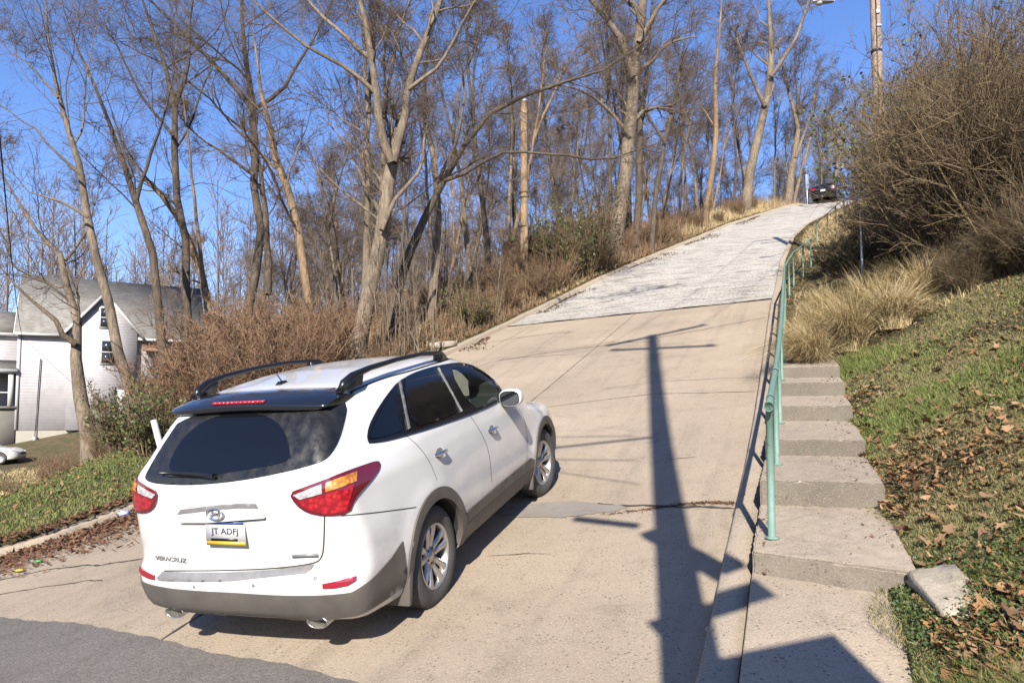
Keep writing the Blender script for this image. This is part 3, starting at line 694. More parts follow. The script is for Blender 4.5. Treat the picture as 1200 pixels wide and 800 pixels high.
# neighbouring house behind the shrubs at the right edge
p = at(1207, 165, 21); zb_ = float(G(p[0], p[1])); nb = empty('house', (p[0], p[1], zb_), 'pale upper house mostly hidden behind the bare shrubs at right edge', 'house', rot=(0, 0, radians(-12)))
tz = p[2]-zb_
hb('wall', (3.6, 3, tz/2), (8, 6, tz+.5), siding.m, nb); k = MB(); k.prism([(-.4, tz+.2), (3, tz+2.4), (6.4, tz+.2)], -.7, 8, lambda a, b, h: (h, a, b)); k.build('roof', shing.m, nb)
hb('window', (1.2, -.03, tz-1.1), (.9, .1, 1.1), dglass, nb)

# distant hill across the valley
az = np.radians(np.linspace(-75, 30, 200)); rows = []
for f in np.linspace(0, 1, 14):
    hgt = (46+6*np.sin(az*7+1)+3*np.sin(az*19)+1.0*np.sin(az*63))*np.interp(np.degrees(az), [-75, -40, -30, -22, -10, 30], [1, 1, .9, .62, .5, .3])
    d_ = 260+170*f; rows.append(np.stack([np.sin(az)*d_, np.cos(az)*d_, -8+hgt*smooth1(f)+1.2*np.sin(az*90+f*40)*f], 1))
V = np.array(rows); n_ = V.shape[1]; ii = (np.arange(13)[:, None]*n_+np.arange(n_-1)[None]).ravel()
hm = m_ground('winter woods', (.20, .15, .12), (.13, .10, .08), (.24, .20, .17), .03, .35)
tag(link('hill', npmesh('hill', V.reshape(-1, 3), np.stack([ii, ii+1, ii+n_+1, ii+n_], 1), True), hm), kind='structure')

# ------------------------------------------------------------------ cars
def smax(a, b, k): h = np.clip(.5+.5*(a-b)/k, 0, 1); return b+(a-b)*h+k*h*(1-h)
def tab(t):
    t = np.array(t, float); xs = np.linspace(t[0, 0], t[-1, 0], 400); v = np.interp(xs, t[:, 0], t[:, 1])
    kz = np.exp(-np.linspace(-2, 2, 17)**2); kz /= kz.sum(); v2 = np.convolve(np.pad(v, 8, mode='edge'), kz, 'valid')
    return lambda q: np.interp(q, xs, v2)
class Shape:
    def __init__(s, top, side, plan, rear, front, bot, crown=.05, wb=2.805, kk=(.13, .10, .2, .06), x0=-1.25, x1=3.95, zc=.8, rc=.085, core=(-.3, 2.6), tr=.415, wr=.376, flare=.02, zmax=2.0, hx=2.3, rt=0):
        s.top, s.side, s.plan, s.rear, s.front, s.bot = map(tab, (top, side, plan, rear, front, bot))
        s.__dict__.update(crown=crown, wb=wb, kk=kk, x0=x0, x1=x1, zc=zc, rc=rc, core=core, tr=tr, wr=wr, flare=flare, zmax=zmax, hx=hx, rt=rt)
    def F(s, P):
        x, y, z = P[..., 0], P[..., 1], P[..., 2]; ay = np.abs(y)
        W = s.side(z)*s.plan(x)
        if s.rt: W = W*(1-.03*smooth1((z-.75)/.3)*smooth1(-x/.9)-.085*smooth1((z-1.1)/.35)*smooth1((.1-x)/.9))
        for cx in (0, s.wb):
            rad = np.hypot(x-cx, z-s.wr); W = W+s.flare*np.exp(-((rad-s.tr-.05)/.10)**2)*(z < 1.2)
        f1 = ay-W
        f2 = z-(s.top(x)-s.crown*(ay/.72)**2.2)
        f3 = s.rear(z)+s.rc*(ay/.82)**3-x
        f4 = x-(s.front(z)-.24*(ay/.88)**2.6)
        f5 = s.bot(x)-z
        f = smax(f1, f2, s.kk[0]); f = smax(f, f3, s.kk[1]); f = smax(f, f4, s.kk[2]); return smax(f, f5, s.kk[3])
    def grad(s, P):
        e = 1e-3; g = np.stack([s.F(P+np.eye(3)[i]*e)-s.F(P-np.eye(3)[i]*e) for i in range(3)], -1)
        return g/(np.linalg.norm(g, axis=-1, keepdims=True)+1e-12)
    def cast(s, O, Dn, t0, t1, n=400):
        O = np.broadcast_to(O, Dn.shape); t = np.linspace(t0, t1, n)
        f = np.stack([s.F(O+Dn*q) for q in t], -1)
        hit = f < 0; first = np.argmax(hit, -1); none = ~hit.any(-1); first = np.where(none, np.argmin(f, -1), first); first = np.maximum(first, 1)
        a = t[first-1]; b = t[first]
        for _ in range(18):
            m_ = (a+b)/2; ins = s.F(O+Dn*m_[..., None]) < 0; b = np.where(ins, m_, b); a = np.where(ins, a, m_)
        tt = np.where(none, t[first], b); return O+Dn*tt[..., None]
    def m_side(s, q, sgn=-1): q = np.asarray(q, float); O = np.stack([q[:, 0], np.full(len(q), sgn*1.4), q[:, 1]], 1); return s.cast(O, np.tile([0, -sgn*1., 0], (len(q), 1)), 0, 1.35, 200)
    def m_rear(s, q): q = np.asarray(q, float); O = np.stack([np.full(len(q), s.x0-.3), q[:, 0], q[:, 1]], 1); return s.cast(O, np.tile([1., 0, 0], (len(q), 1)), 0, 1.9, 300)
    def m_front(s, q): q = np.asarray(q, float); O = np.stack([np.full(len(q), s.x1+.3), q[:, 0], q[:, 1]], 1); return s.cast(O, np.tile([-1., 0, 0], (len(q), 1)), 0, 3.4, 400)
    def m_top(s, q): q = np.asarray(q, float); O = np.stack([q[:, 0], q[:, 1], np.full(len(q), 2.4)], 1); return s.cast(O, np.tile([0, 0, -1.], (len(q), 1)), 0, 2, 300)
    def m_wrap(s, q):
        q = np.asarray(q, float); sg_ = np.where(q[:, 0] < 0, -1., 1.); u = np.abs(q[:, 0]); T = np.where((u < 1)[:, None], np.stack([np.full(len(u), s.x0), -u], 1), np.stack([s.x0+(u-1), np.full(len(u), -1.0)], 1))
        cx = np.clip(T[:, 0], s.core[0], s.core[1]); cy = np.clip(T[:, 1], -.4, .4); d = np.stack([T[:, 0]-cx, (T[:, 1]-cy)*sg_, 0*u], 1)
        O = np.stack([cx, cy*sg_, q[:, 1]], 1)+d*1.5; return s.cast(O, -d, 0, 1.5, 200)
    def body(s, h=.04):
        nx, ny, nz = int((s.x1-s.x0)/h), int(2.1/h), int((s.zmax-.1)/h)
        xs = np.linspace(s.x0, s.x1, nx+1); ys = np.linspace(-1.1, 1.1, ny+1); zs = np.linspace(.1, s.zmax, nz+1)
        V, F, n = [], [], 0
        def grid(fn, A, B, flip):
            nonlocal n
            a, b = np.meshgrid(A, B, indexing='ij'); P = fn(a.ravel(), b.ravel()); V.append(P)
            na, nb_ = len(A), len(B); ii = (np.arange(na-1)[:, None]*nb_+np.arange(nb_-1)[None]).ravel()+n
            f = np.stack([ii, ii+nb_, ii+nb_+1, ii+1], 1); F.append(f[:, ::-1] if flip else f); n += len(P)
        one = np.ones
        grid(lambda a, b: np.stack([a*0+s.x0, a, b], 1), ys, zs, True); grid(lambda a, b: np.stack([a*0+s.x1, a, b], 1), ys, zs, False)
        grid(lambda a, b: np.stack([a, a*0-1.1, b], 1), xs, zs, False); grid(lambda a, b: np.stack([a, a*0+1.1, b], 1), xs, zs, True)
        grid(lambda a, b: np.stack([a, b, a*0+.1], 1), xs, ys, True); grid(lambda a, b: np.stack([a, b, a*0+s.zmax], 1), xs, ys, False)
        T = np.concatenate(V); core = np.stack([np.clip(T[:, 0], *s.core), np.clip(T[:, 1], -.4, .4), np.full(len(T), s.zc)], 1)
        a = np.zeros(len(T)); b = np.ones(len(T))*1.3
        for _ in range(26):
            m_ = (a+b)/2; ins = s.F(core+(T-core)*m_[:, None]) < 0; a = np.where(ins, m_, a); b = np.where(ins, b, m_)
        P = core+(T-core)*a[:, None]
        bm = bmesh.new(); vs_ = [bm.verts.new(p) for p in P]
        for f in np.concatenate(F): bm.faces.new([vs_[i] for i in f])
        bmesh.ops.remove_doubles(bm, verts=bm.verts, dist=.0015); bmesh.ops.recalc_face_normals(bm, faces=bm.faces)
        me = bpy.data.meshes.new('body'); bm.to_mesh(me); bm.free(); return me
def resample(poly, sp, closed=True):
    P = np.array(poly, float); Q = np.vstack([P, P[:1]]) if closed else P; out = []
    for a, b in zip(Q[:-1], Q[1:]):
        n = max(1, int(round(np.hypot(*(b-a))/sp))); out += [a+(b-a)*i/n for i in range(n)]
    if not closed: out.append(Q[-1])
    return np.array(out)
def chaikin(poly, it=1, closed=True):
    P = np.array(poly, float)
    for _ in range(it):
        if closed: Q = np.roll(P, -1, 0); P = np.stack([P*.75+Q*.25, P*.25+Q*.75], 1).reshape(-1, 2)
        else: Q = P[1:]; R = P[:-1]; P = np.vstack([P[:1], np.stack([R*.75+Q*.25, R*.25+Q*.75], 1).reshape(-1, 2), P[-1:]])
    return P
def inside(pts, poly):
    x, y = pts[:, 0], pts[:, 1]; r = np.zeros(len(pts), bool); P = np.asarray(poly)
    for (x1, y1), (x2, y2) in zip(P, np.roll(P, -1, 0)):
        c_ = ((y1 > y) != (y2 > y)) & (x < (x2-x1)*(y-y1)/(y2-y1+1e-12)+x1); r ^= c_
    return r
def patch(name, outline, mapper, shape, off, m, parent, sp=.04, hole=None, mirror=False, skirt=.012, smooth_it=1, label=None):
    ol = resample(chaikin(outline, smooth_it) if smooth_it else outline, sp); loops = [ol]
    if hole is not None: loops.append(resample(chaikin(hole, smooth_it), sp))
    lo = ol.min(0); hi = ol.max(0); gx = np.arange(lo[0], hi[0], sp); gy = np.arange(lo[1], hi[1], sp)
    g = np.stack(np.meshgrid(gx, gy), -1).reshape(-1, 2)+sp*.37
    keep = inside(g, ol)
    for lp in loops:
        d = np.sqrt(((g[:, None]-lp[None])**2).sum(-1)).min(1); keep &= d > sp*.45
    if hole is not None: keep &= ~inside(g, loops[1])
    g = g[keep]; pts = np.vstack(loops+[g]); edges = []; n = 0
    for lp in loops: edges += [(n+i, n+(i+1) % len(lp)) for i in range(len(lp))]; n += len(lp)
    vo, eo, fo, *_ = delaunay_2d_cdt([Vector(p) for p in pts], edges, [], 0, 1e-7)
    v2 = np.array([v[:] for v in vo]); fo = np.array([f for f in fo if len(f) == 3])
    c_ = v2[fo].mean(1); k_ = inside(c_, ol)
    if hole is not None: k_ &= ~inside(c_, loops[1])
    fo = fo[k_]; P = mapper(v2); Nn = shape.grad(P); A = P+Nn*off; B = P+Nn*(off-skirt)
    fn = np.cross(A[fo[:, 1]]-A[fo[:, 0]], A[fo[:, 2]]-A[fo[:, 0]]); flip = (fn*Nn[fo[:, 0]]).sum(1).sum() < 0
    if flip: fo = fo[:, ::-1]
    cnt = {}
    for f in fo:
        for i in range(3): e_ = (int(f[i]), int(f[(i+1) % 3])); cnt[e_] = 1
    bd = [e_ for e_ in cnt if (e_[1], e_[0]) not in cnt]; n = len(A)
    sk = np.array([(b_+2*n, a_+2*n, a_+n, b_+n) for a_, b_ in bd])
    V = np.vstack([A, B, A]); outs = []
    for sg in ([1, -1] if mirror else [1]):
        VV = V*np.array([1, sg, 1]); f1 = fo if sg == 1 else fo[:, ::-1]; f2 = sk if sg == 1 else sk[:, ::-1]
        o = link(name, npmesh(name, VV, [f1, f2], False), m, parent)
        sm = np.zeros(len(o.data.polygons), bool); sm[:len(f1)] = True; o.data.polygons.foreach_set('use_smooth', sm)
        if label: o['label'] = label
        outs.append(o)
    return outs
def groove(pts, mapper, shape, wd, off, m, parent, name='panel_gap', mirror=False, sp=.05, it=2):
    q = resample(chaikin(pts, it, False), sp, False); P = mapper(q); Nn = shape.grad(P); T = np.gradient(P, axis=0); T /= np.linalg.norm(T, axis=1, keepdims=True)+1e-9
    S = np.cross(T, Nn); V = np.stack([P+S*wd/2+Nn*off, P-S*wd/2+Nn*off], 1).reshape(-1, 3); i = np.arange(len(P)-1)*2; F = np.stack([i, i+1, i+3, i+2], 1)
    for sg in ([1, -1] if mirror else [1]): link(name, npmesh(name, V*np.array([1, sg, 1]), F), m, parent)

def paint(name, col, dirty=True):
    t = NT(name, .28, .5); t.b.inputs['Coat Weight'].default_value = .7; t.b.inputs['Coat Roughness'].default_value = .06
    z = t.n.nodes.new('ShaderNodeSeparateXYZ'); t.L(t.tc.outputs['Object'], z.inputs[0])
    low = t.rng(z.outputs[2], 1.05, .35, 0, .75); nz = t.rng(t.noise(3.5, 6, rough=.7), .35, .75)
    f = t.math('MULTIPLY', low, nz); t.col(t.mix(f, col, (.40, .36, .30)) if dirty else t.mix(0.0, col, col))
    t.L(t.rng(t.noise(5, 5), .3, .8, .12, .30), t.b.inputs['Roughness']); return t.m
M['paint_white'] = paint('white car paint', (.86, .85, .82))
M['clad'] = mat('grey cladding', (.095, .085, .075), .55, noise=(5, .25, 8), col2=(.16, .142, .122))
M['glass_dark'] = mat('privacy glass', (.006, .007, .009), .05, spec=.55)
t = NT('dusty rear glass', .3, .5); dn = t.rng(t.noise(14, 8, t.mapping('Object', (1, 1, .5)), .6), .3, .75); t.col(t.mix(dn, (.014, .014, .015), (.030, .029, .028))); t.L(t.rng(dn, 0, 1, .12, .55), t.b.inputs['Roughness']); M['glass_dust'] = t.m
def m_clear(name, tint=(.66, .74, .70), refl=.06):
    m = bpy.data.materials.new(name); m.use_nodes = True; n = m.node_tree; n.nodes.clear(); o = n.nodes.new('ShaderNodeOutputMaterial')
    tr = n.nodes.new('ShaderNodeBsdfTransparent'); tr.inputs[0].default_value = (*tint, 1); gl = n.nodes.new('ShaderNodeBsdfGlossy'); gl.inputs['Roughness'].default_value = .02
    lw = n.nodes.new('ShaderNodeLayerWeight'); pw = n.nodes.new('ShaderNodeMath'); pw.operation = 'POWER'; pw.inputs[1].default_value = 5; n.links.new(lw.outputs['Facing'], pw.inputs[0])
    fr = n.nodes.new('ShaderNodeMath'); fr.operation = 'MULTIPLY_ADD'; fr.inputs[1].default_value = .8; fr.inputs[2].default_value = .05; n.links.new(pw.outputs[0], fr.inputs[0]); mx = n.nodes.new('ShaderNodeMixShader')
    n.links.new(fr.outputs[0], mx.inputs[0]); n.links.new(tr.outputs[0], mx.inputs[1]); n.links.new(gl.outputs[0], mx.inputs[2]); n.links.new(mx.outputs[0], o.inputs[0]); return m
M['glass_clear'] = m_clear('front door glass')
M['interior'] = mat('cabin interior', (.035, .034, .033), .8); M['seat'] = mat('seat leather', (.06, .055, .05), .6)
M['chrome'] = mat('chrome', (.75, .75, .76), .12, 1.0); M['alloy'] = mat('alloy', (.52, .51, .50), .32, .85, noise=(30, .2), col2=(.40, .38, .35))
M['tyre'] = mat('tyre rubber', (.055, .053, .05), .85, noise=(8, .25), col2=(.11, .105, .095)); M['tyre_tread'] = M['tyre']
def m_lens(name, a, b, sc=34):
    t = NT(name, .22, .6); t.b.inputs['Coat Weight'].default_value = 1; vo = t.n.nodes.new('ShaderNodeTexVoronoi'); vo.inputs['Scale'].default_value = sc; t.L(t.mapping('Object', (1, 1, 1)), vo.inputs['Vector'])
    t.col(t.mix(t.rng(vo.outputs['Distance'], .1, .7), b, a)); t.bump(vo.outputs['Distance'], .5, .006); return t.m
M['red_lens'] = m_lens('red lens', (.30, .004, .012), (.62, .02, .03)); M['red_dark'] = mat('dark red lens', (.17, .008, .018), .12, coat=1)
M['amber'] = m_lens('amber lens', (.55, .17, .01), (.95, .42, .04)); M['clear_lens'] = m_lens('clear lens', (.42, .40, .42), (.72, .70, .72))
M['under'] = mat('underbody', (.015, .015, .015), .9)
M['strip'] = mat('scuff strip', (.20, .20, .205), .4, noise=(12, .2), col2=(.30, .29, .285))

def cut(o, cutters):
    for c_ in cutters:
        c_.parent = o.parent
        b = o.modifiers.new('cut', 'BOOLEAN'); b.operation = 'DIFFERENCE'; b.object = c_; b.solver = 'EXACT'
        try: b.material_mode = 'TRANSFER'
        except Exception: pass
    bpy.context.view_layer.update(); dg = bpy.context.evaluated_depsgraph_get(); me = bpy.data.meshes.new_from_object(o.evaluated_get(dg)); o.modifiers.clear(); o.data = me
    for c_ in cutters: bpy.data.objects.remove(c_, do_unlink=True)
    sm = np.array([p.material_index == 0 for p in me.polygons]); me.polygons.foreach_set('use_smooth', sm)
    me.update()
def cyl_cutter(x, z, r, y0, y1):
    k = MB(); a = np.linspace(0, 2*pi, 65)[:-1]; k.prism([(x+r*cos(q), z+r*sin(q)) for q in a], y0, y1, lambda a_, b_, h: (a_, h, b_))
    o = link('cutter', k.mesh('c'), M['under']); bm = bmesh.new(); bm.from_mesh(o.data); bmesh.ops.remove_doubles(bm, verts=bm.verts, dist=.001); bmesh.ops.recalc_face_normals(bm, faces=bm.faces); bm.to_mesh(o.data); bm.free(); return o
def prism_cutter(poly, h0, h1, fn, m):
    k = MB(); k.prism(poly, h0, h1, fn); o = link('cutter', k.mesh('c'), m); bm = bmesh.new(); bm.from_mesh(o.data); bmesh.ops.recalc_face_normals(bm, faces=bm.faces); bm.to_mesh(o.data); bm.free(); return o

def wheel(parent, x, y, r, side, steer=0, spokes=True, wdt=.235, k=56):
    """side -1 = right"""
    wroot = bpy.data.objects.new('wheel', None); C.objects.link(wroot); wroot.parent = parent; wroot.location = (x, y, r-.008)
    wroot.rotation_euler = (0, 0, steer); RR = np.array([[1, 0, 0], [0, 0, side*1.], [0, 1, 0]])   # local axis z -> outward y
    hw = wdt/2; ri = r*.635
    prof = [(ri, -hw*.86), (ri+.012, -hw*.95), (r*.80, -hw*1.02), (r*.93, -hw*.93), (r*.985, -hw*.72), (r, -hw*.4), (r, hw*.4), (r*.985, hw*.72), (r*.93, hw*.93), (r*.80, hw*1.02), (ri+.014, hw*.95), (ri, hw*.86)]
    b = MB(); b.lathe(prof, k, R=RR, closed=True)
    b.build('tyre', M['tyre'], wroot, True, fixn=True)
    if not spokes:
        b = MB(); b.lathe([(ri, hw*.8), (ri*.9, hw*.6), (ri*.3, hw*.65), (.001, hw*.7)], 24, R=RR); b.build('rim', M['alloy'], wroot, True, fixn=True); return wroot
    b = MB(); b.lathe([(ri+.002, hw*.88), (ri-.004, hw*.93), (ri-.016, hw*.86), (ri-.022, hw*.6), (ri-.03, -.05), (ri-.03, -hw*.8)], k, R=RR)
    dead = MB(); dead.lathe([(ri-.03, -.035), (.17, -.04), (.16, -.02), (.05, -.02), (.001, -.02)], 40, R=RR); dead.build('brake_disc', M['interior'], wroot, True)
    sm = MB()
    for i in range(5):
        for q in (-1, 1):
            a = pi/2+i*2*pi/5+q*.235; a0 = pi/2+i*2*pi/5+q*.42*.9
            r0, r1 = .045, ri-.012
            c0 = np.array([cos(a0)*r0, sin(a0)*r0]); c1 = np.array([cos(a)*r1, sin(a)*r1]); d = c1-c0; d /= np.linalg.norm(d); n_ = np.array([-d[1], d[0]])
            P = []
            secs = [(0, .030, hw*.50, .05), (.35, .024, hw*.66, .045), (.75, .026, hw*.80, .04), (1, .036, hw*.84, .035)]
            for f, w_, zt, th in secs:
                c_ = c0+(c1-c0)*f
                P += [(*(c_-n_*w_), zt-.012), (*(c_-n_*w_*.45), zt), (*(c_+n_*w_*.45), zt), (*(c_+n_*w_), zt-.012), (*(c_+n_*w_*.9), zt-th), (*(c_-n_*w_*.9), zt-th)]
            P = np.array(P)@RR.T; Fq = []
            for s_ in range(3):
                for j in range(6): Fq.append((s_*6+j, s_*6+(j+1) % 6, (s_+1)*6+(j+1) % 6, (s_+1)*6+j))
            sm.add(P, Fq)
    b.V += sm.V; 
    for kk_, ff in sm.F.items(): b.F.setdefault(kk_, []).extend([[i+b.n for i in f] for f in ff])
    b.n += sm.n
    b.lathe([(.001, hw*.66), (.032, hw*.66), (.036, hw*.62), (.075, hw*.52), (.08, hw*.35)], 24, R=RR)
    b.build('rim', M['alloy'], wroot, False, fixn=True, bevel=.0)
    lug = MB()
    for i in range(5):
        a = i*2*pi/5+pi/2+pi/5; lug.lathe([(.001, hw*.60), (.009, hw*.60), (.010, hw*.45)], 8, R=RR, c=RR@np.array([cos(a)*.056, sin(a)*.056, 0]))
    lug.build('wheel_nuts', M['interior'], wroot)
    return wroot

suv = Shape(
    top=[(-1.3, 1.55), (-.7, 1.67), (-.36, 1.725), (.2, 1.765), (.8, 1.775), (1.2, 1.755), (1.45, 1.70), (1.7, 1.57), (2.1, 1.34), (2.4, 1.175), (2.55, 1.14), (3.0, 1.07), (3.4, .98), (3.65, .86), (3.9, .75)],
    side=[(.1, .84), (.3, .90), (.42, .945), (.6, .965), (.85, .96), (1.0, .95), (1.12, .935), (1.24, .90), (1.30, .865), (1.45, .80), (1.58, .735), (1.70, .665), (1.85, .58)],
    plan=[(-1.3, .90), (-1.0, .925), (-.6, .962), (0, .99), (.6, 1), (2.1, 1), (2.8, .985), (3.2, .96), (3.5, .92), (3.9, .84)],
    rear=[(.1, -.90), (.28, -1.0), (.36, -1.055), (.48, -1.085), (.58, -1.075), (.63, -1.035), (.72, -1.025), (.85, -1.04), (1.02, -1.06), (1.15, -1.065), (1.24, -1.035), (1.4, -.925), (1.55, -.80), (1.65, -.70), (1.8, -.5)],
    front=[(.1, 3.5), (.3, 3.68), (.5, 3.76), (.7, 3.74), (.9, 3.62), (1.1, 3.4), (2, 2.5)],
    bot=[(-1.3, .36), (-1.0, .30), (-.6, .25), (3.2, .25), (3.9, .30)], rt=1, rc=.095)
carM = np.array([[0.320722515077658, -0.9428398865284474, -0.09049871100345032], [0.928235451645967, 0.3318826288633855, -0.16802638770840736], [0.18845693043735257, -0.030114266216411462, 0.9816196393412155]])
carO = np.array([-1.38955039, 5.85525732, 0.20857242])
def add_car(name, o, Mx, label, cat='car', group=None):
    r_ = empty(name, o, label, cat, group); r_.matrix_world = Matrix(np.block([[Mx, np.array(o)[:, None]], [np.zeros((1, 3)), np.ones((1, 1))]]).tolist()); return r_
car = add_car('parked_car', carO, carM, 'white sport utility car seen from behind on the concrete street', 'car')
def carpx(q):
    q = np.asarray(q, float); o = carM.T@(EYE-carO); D_ = np.stack([(q[:, 0]-600)/FOC, cP-(CY-q[:, 1])/FOC*sP, sP+(CY-q[:, 1])/FOC*cP], 1)@carM
    return suv.cast(o, D_/D_[:, 1:2]*0+D_, 3.2, 9.0, 800)
z1 = lambda L_: [(130+x/4, 390+y/4) for x, y in L_]
z2 = lambda L_: [(400+x/4, 390+y/4) for x, y in L_]
z3 = lambda L_: [(130+x/4, 560+y/4) for x, y in L_]
z4 = lambda L_: [(400+x/4, 540+y/4) for x, y in L_]
body = link('body', suv.body(.035), [M['paint_white']], car)
DLO = z2([(118, 500), (126, 440), (155, 378), (190, 322), (225, 274), (262, 230), (330, 190), (400, 166), (455, 152), (540, 138), (600, 146), (650, 170), (705, 210), (748, 258), (762, 300), (740, 320), (690, 344), (600, 382), (500, 418), (400, 450), (300, 480), (200, 507), (140, 518)])
FG = z2([(503, 168), (560, 157), (612, 164), (662, 190), (712, 230), (742, 272), (750, 298), (700, 327), (612, 360)])
fg3 = carpx(resample(chaikin(FG, 1), 5)); fgxz = fg3[:, [0, 2]]; cgc = fgxz.mean(0)
cut_poly = (fgxz-cgc)*1.0+cgc
cuts = [cyl_cutter(x, .376, .418, a, b) for x in (0, 2.805) for a, b in ((-1.2, -.62), (.62, 1.2))]
cuts.append(prism_cutter(cut_poly, -1.2, 1.2, lambda a, b, h: (a, h, b), M['interior']))
cuts.append(prism_cutter([(1.46, -.52), (1.46, .52), (2.34, .60), (2.34, -.60)], 1.19, 2.0, lambda a, b, h: (a, b, h), M['interior']))
cut(body, cuts)
pk = dict(shape=suv, parent=car)
patch('window_frame', DLO, carpx, suv, .004, M['trim_black'], car, 3.0, hole=FG, mirror=True)
patch('window', z2([(126, 494), (150, 434), (190, 347), (228, 287), (260, 243), (303, 450), (220, 480), (150, 498)]), carpx, suv, .012, M['glass_dark'], car, 3.0, mirror=True)
patch('window', z2([(282, 220), (330, 194), (390, 177), (443, 167), (556, 368), (470, 404), (322, 449)]), carpx, suv, .012, M['glass_dark'], car, 3.0, mirror=True)
patch('window', FG, carpx, suv, .009, M['glass_clear'], car, 3.0, mirror=True, skirt=.003, label='clear front door window')
patch('window_trim', z2([(264, 232), (272, 229), (317, 451), (310, 453)]), carpx, suv, .018, mat('grey trim', (.22, .22, .23), .4, .3), car, 3.0, mirror=True, smooth_it=0)
patch('window_trim', z2([(448, 168), (453, 167), (563, 371), (558, 372)]), carpx, suv, .018, M['strip'], car, 3.0, mirror=True, smooth_it=0)
groove(z2([(120, 512), (200, 505), (300, 478), (400, 448), (500, 416), (600, 380), (690, 342), (755, 306)]), carpx, suv, .016, .012, M['black'], car, 'belt_trim', True, 6)
# windscreen
patch('windscreen', [(1.47, -.52), (1.47, .52), (1.9, .60), (2.36, .66), (2.42, 0), (2.36, -.66), (1.9, -.60)], suv.m_top, suv, .004, M['glass_clear'], car, .05, skirt=.003)
# rear glass
patch('rear_window', z1([(318, 420), (300, 445), (230, 550), (172, 650), (160, 682), (185, 700), (250, 709), (360, 713), (480, 706), (600, 692), (720, 672), (850, 645), (940, 620), (1000, 600), (1035, 565), (1068, 500), (1092, 420), (1108, 340), (1060, 290), (700, 320), (450, 365)]), carpx, suv, .006, M['glass_dust'], car, 3.0)
patch('wiped_glass', z1([(272, 645), (290, 575), (350, 485), (430, 420), (520, 388), (610, 376), (700, 382), (780, 415), (820, 470), (840, 540), (842, 600), (740, 625), (600, 648), (480, 668), (330, 668)]), carpx, suv, .010, M['glass_dark'], car, 3.0, skirt=.003)
k = MB(); P = carpx(z1([(250, 664), (330, 664), (420, 668), (500, 676)])); N_ = suv.grad(P)
k.tube(P+N_*.035, [.007, .012, .015, .016], 8); k.tube(carpx(z1([(270, 672), (380, 676), (500, 672)]))+N_[:3]*.016, .006, 6); k.tube([P[-1]+N_[-1]*.0, P[-1]+N_[-1]*.03], .014, 8)
k.build('rear_wiper', M['black'], car, True)
# spoiler as a loft across y
ys = np.linspace(-.63, .63, 29); V = []
for y in ys:
    b = (abs(y)/.63); bk = .08*b**3; zr_ = suv.m_top([(-.46+bk, y)])[0, 2]
    e_ = 1-b**10*.65; lead = (-.46+bk*1.2, zr_+.004); tr_ = (-.80+bk, 1.665-.035*b**2)
    V += [(lead[0], y, lead[1]-.02), (lead[0], y, lead[1]), (-.62+bk, y, (lead[1]+tr_[1])/2+.022), (tr_[0]+.03, y, tr_[1]+.008), (tr_[0], y, tr_[1]-.012), (tr_[0]+.005, y, tr_[1]-.045*e_), (tr_[0]+.10, y, tr_[1]-.075*e_), (-.60+bk, y, 1.60)]
k = MB(); nn = 8; F_ = [(i*nn+j, i*nn+(j+1) % nn, (i+1)*nn+(j+1) % nn, (i+1)*nn+j) for i in range(28) for j in range(nn)]+[tuple(range(nn)), tuple(range(28*nn, 29*nn))]
k.add(V, F_); sp_ = k.build('spoiler', mat('spoiler black', (.012, .014, .02), .12, coat=1), car, False, bevel=.004, fixn=True)
k = MB()
for i in range(12):
    y = .40-.055*i*.62; k.box((-.792+.02, y-.23+.0, 1.672), (.03, .030, .017))
k.V = [v+np.array([-.002, .02, 0]) for v in k.V]; k.build('brake_light', mat('brake lens', (.55, .02, .03), .2, coat=1), car)
# tail lights (both), traced on the right one
TL = [(339, 577), (358, 570), (380, 562), (400, 554), (425, 545), (440, 540), (445, 542), (444, 550), (437, 560), (425, 572), (415, 584), (409, 602), (380, 604), (360, 600), (347, 591)]
for o in patch('tail_light', TL, carpx, suv, .010, M['red_dark'], car, 2.6, mirror=True, skirt=.03):
    sg = 1 if o.data.vertices[0].co.y < 0 else -1
    for nm, ol, mm in [('reverse_lens', [(344, 579.5), (360, 573.5), (377.5, 567), (378, 577.5), (352, 584.5)], M['clear_lens']), ('indicator_lens', [(382, 565.5), (400, 559), (417, 552.5), (416.5, 564), (400, 570.5), (382, 576)], M['amber']), ('brake_lens', [(349, 587), (365, 583), (382, 578), (400, 573), (413, 567), (411, 578), (405, 599), (382, 601), (362, 597)], M['red_lens'])]:
        q = patch(nm, ol, carpx, suv, .0125, mm, o, 2.0, mirror=True, smooth_it=0, skirt=.004)
        bad = q[1] if sg == 1 else q[0]; bpy.data.objects.remove(bad, do_unlink=True)
# bumper, cladding, arches
def wr(L_): return L_
clt = [(-.0, .505), (.5, .50), (.80, .50), (.98, .505), (1.15, .53), (1.35, .56), (1.55, .60), (1.72, .66)]
clb = [(1.74, .34), (1.5, .33), (1.2, .345), (.9, .335), (.6, .315), (.3, .295), (0, .285)]
wo_ = clt+clb; wo_ = wo_[:-1]+[(0, .285)]+[(-a_, b_) for a_, b_ in wo_[1:-1][::-1]]
patch('lower_bumper', wo_, suv.m_wrap, suv, .007, M['clad'], car, .04, smooth_it=0, skirt=.02)
patch('bumper_strip', z3([(245, 437), (400, 443), (560, 440), (760, 428), (955, 402), (940, 425), (915, 447), (700, 468), (560, 482), (400, 485), (230, 480), (215, 468)]), carpx, suv, .005, M['strip'], car, 4, skirt=.008, smooth_it=0)
patch('reflector', z3([(993, 494), (1070, 480), (1150, 458), (1148, 476), (1110, 500), (1050, 512), (995, 515)]), carpx, suv, .012, mat('reflector red', (.35, .012, .03), .15, coat=1), car, 2, mirror=True, skirt=.012, smooth_it=0)
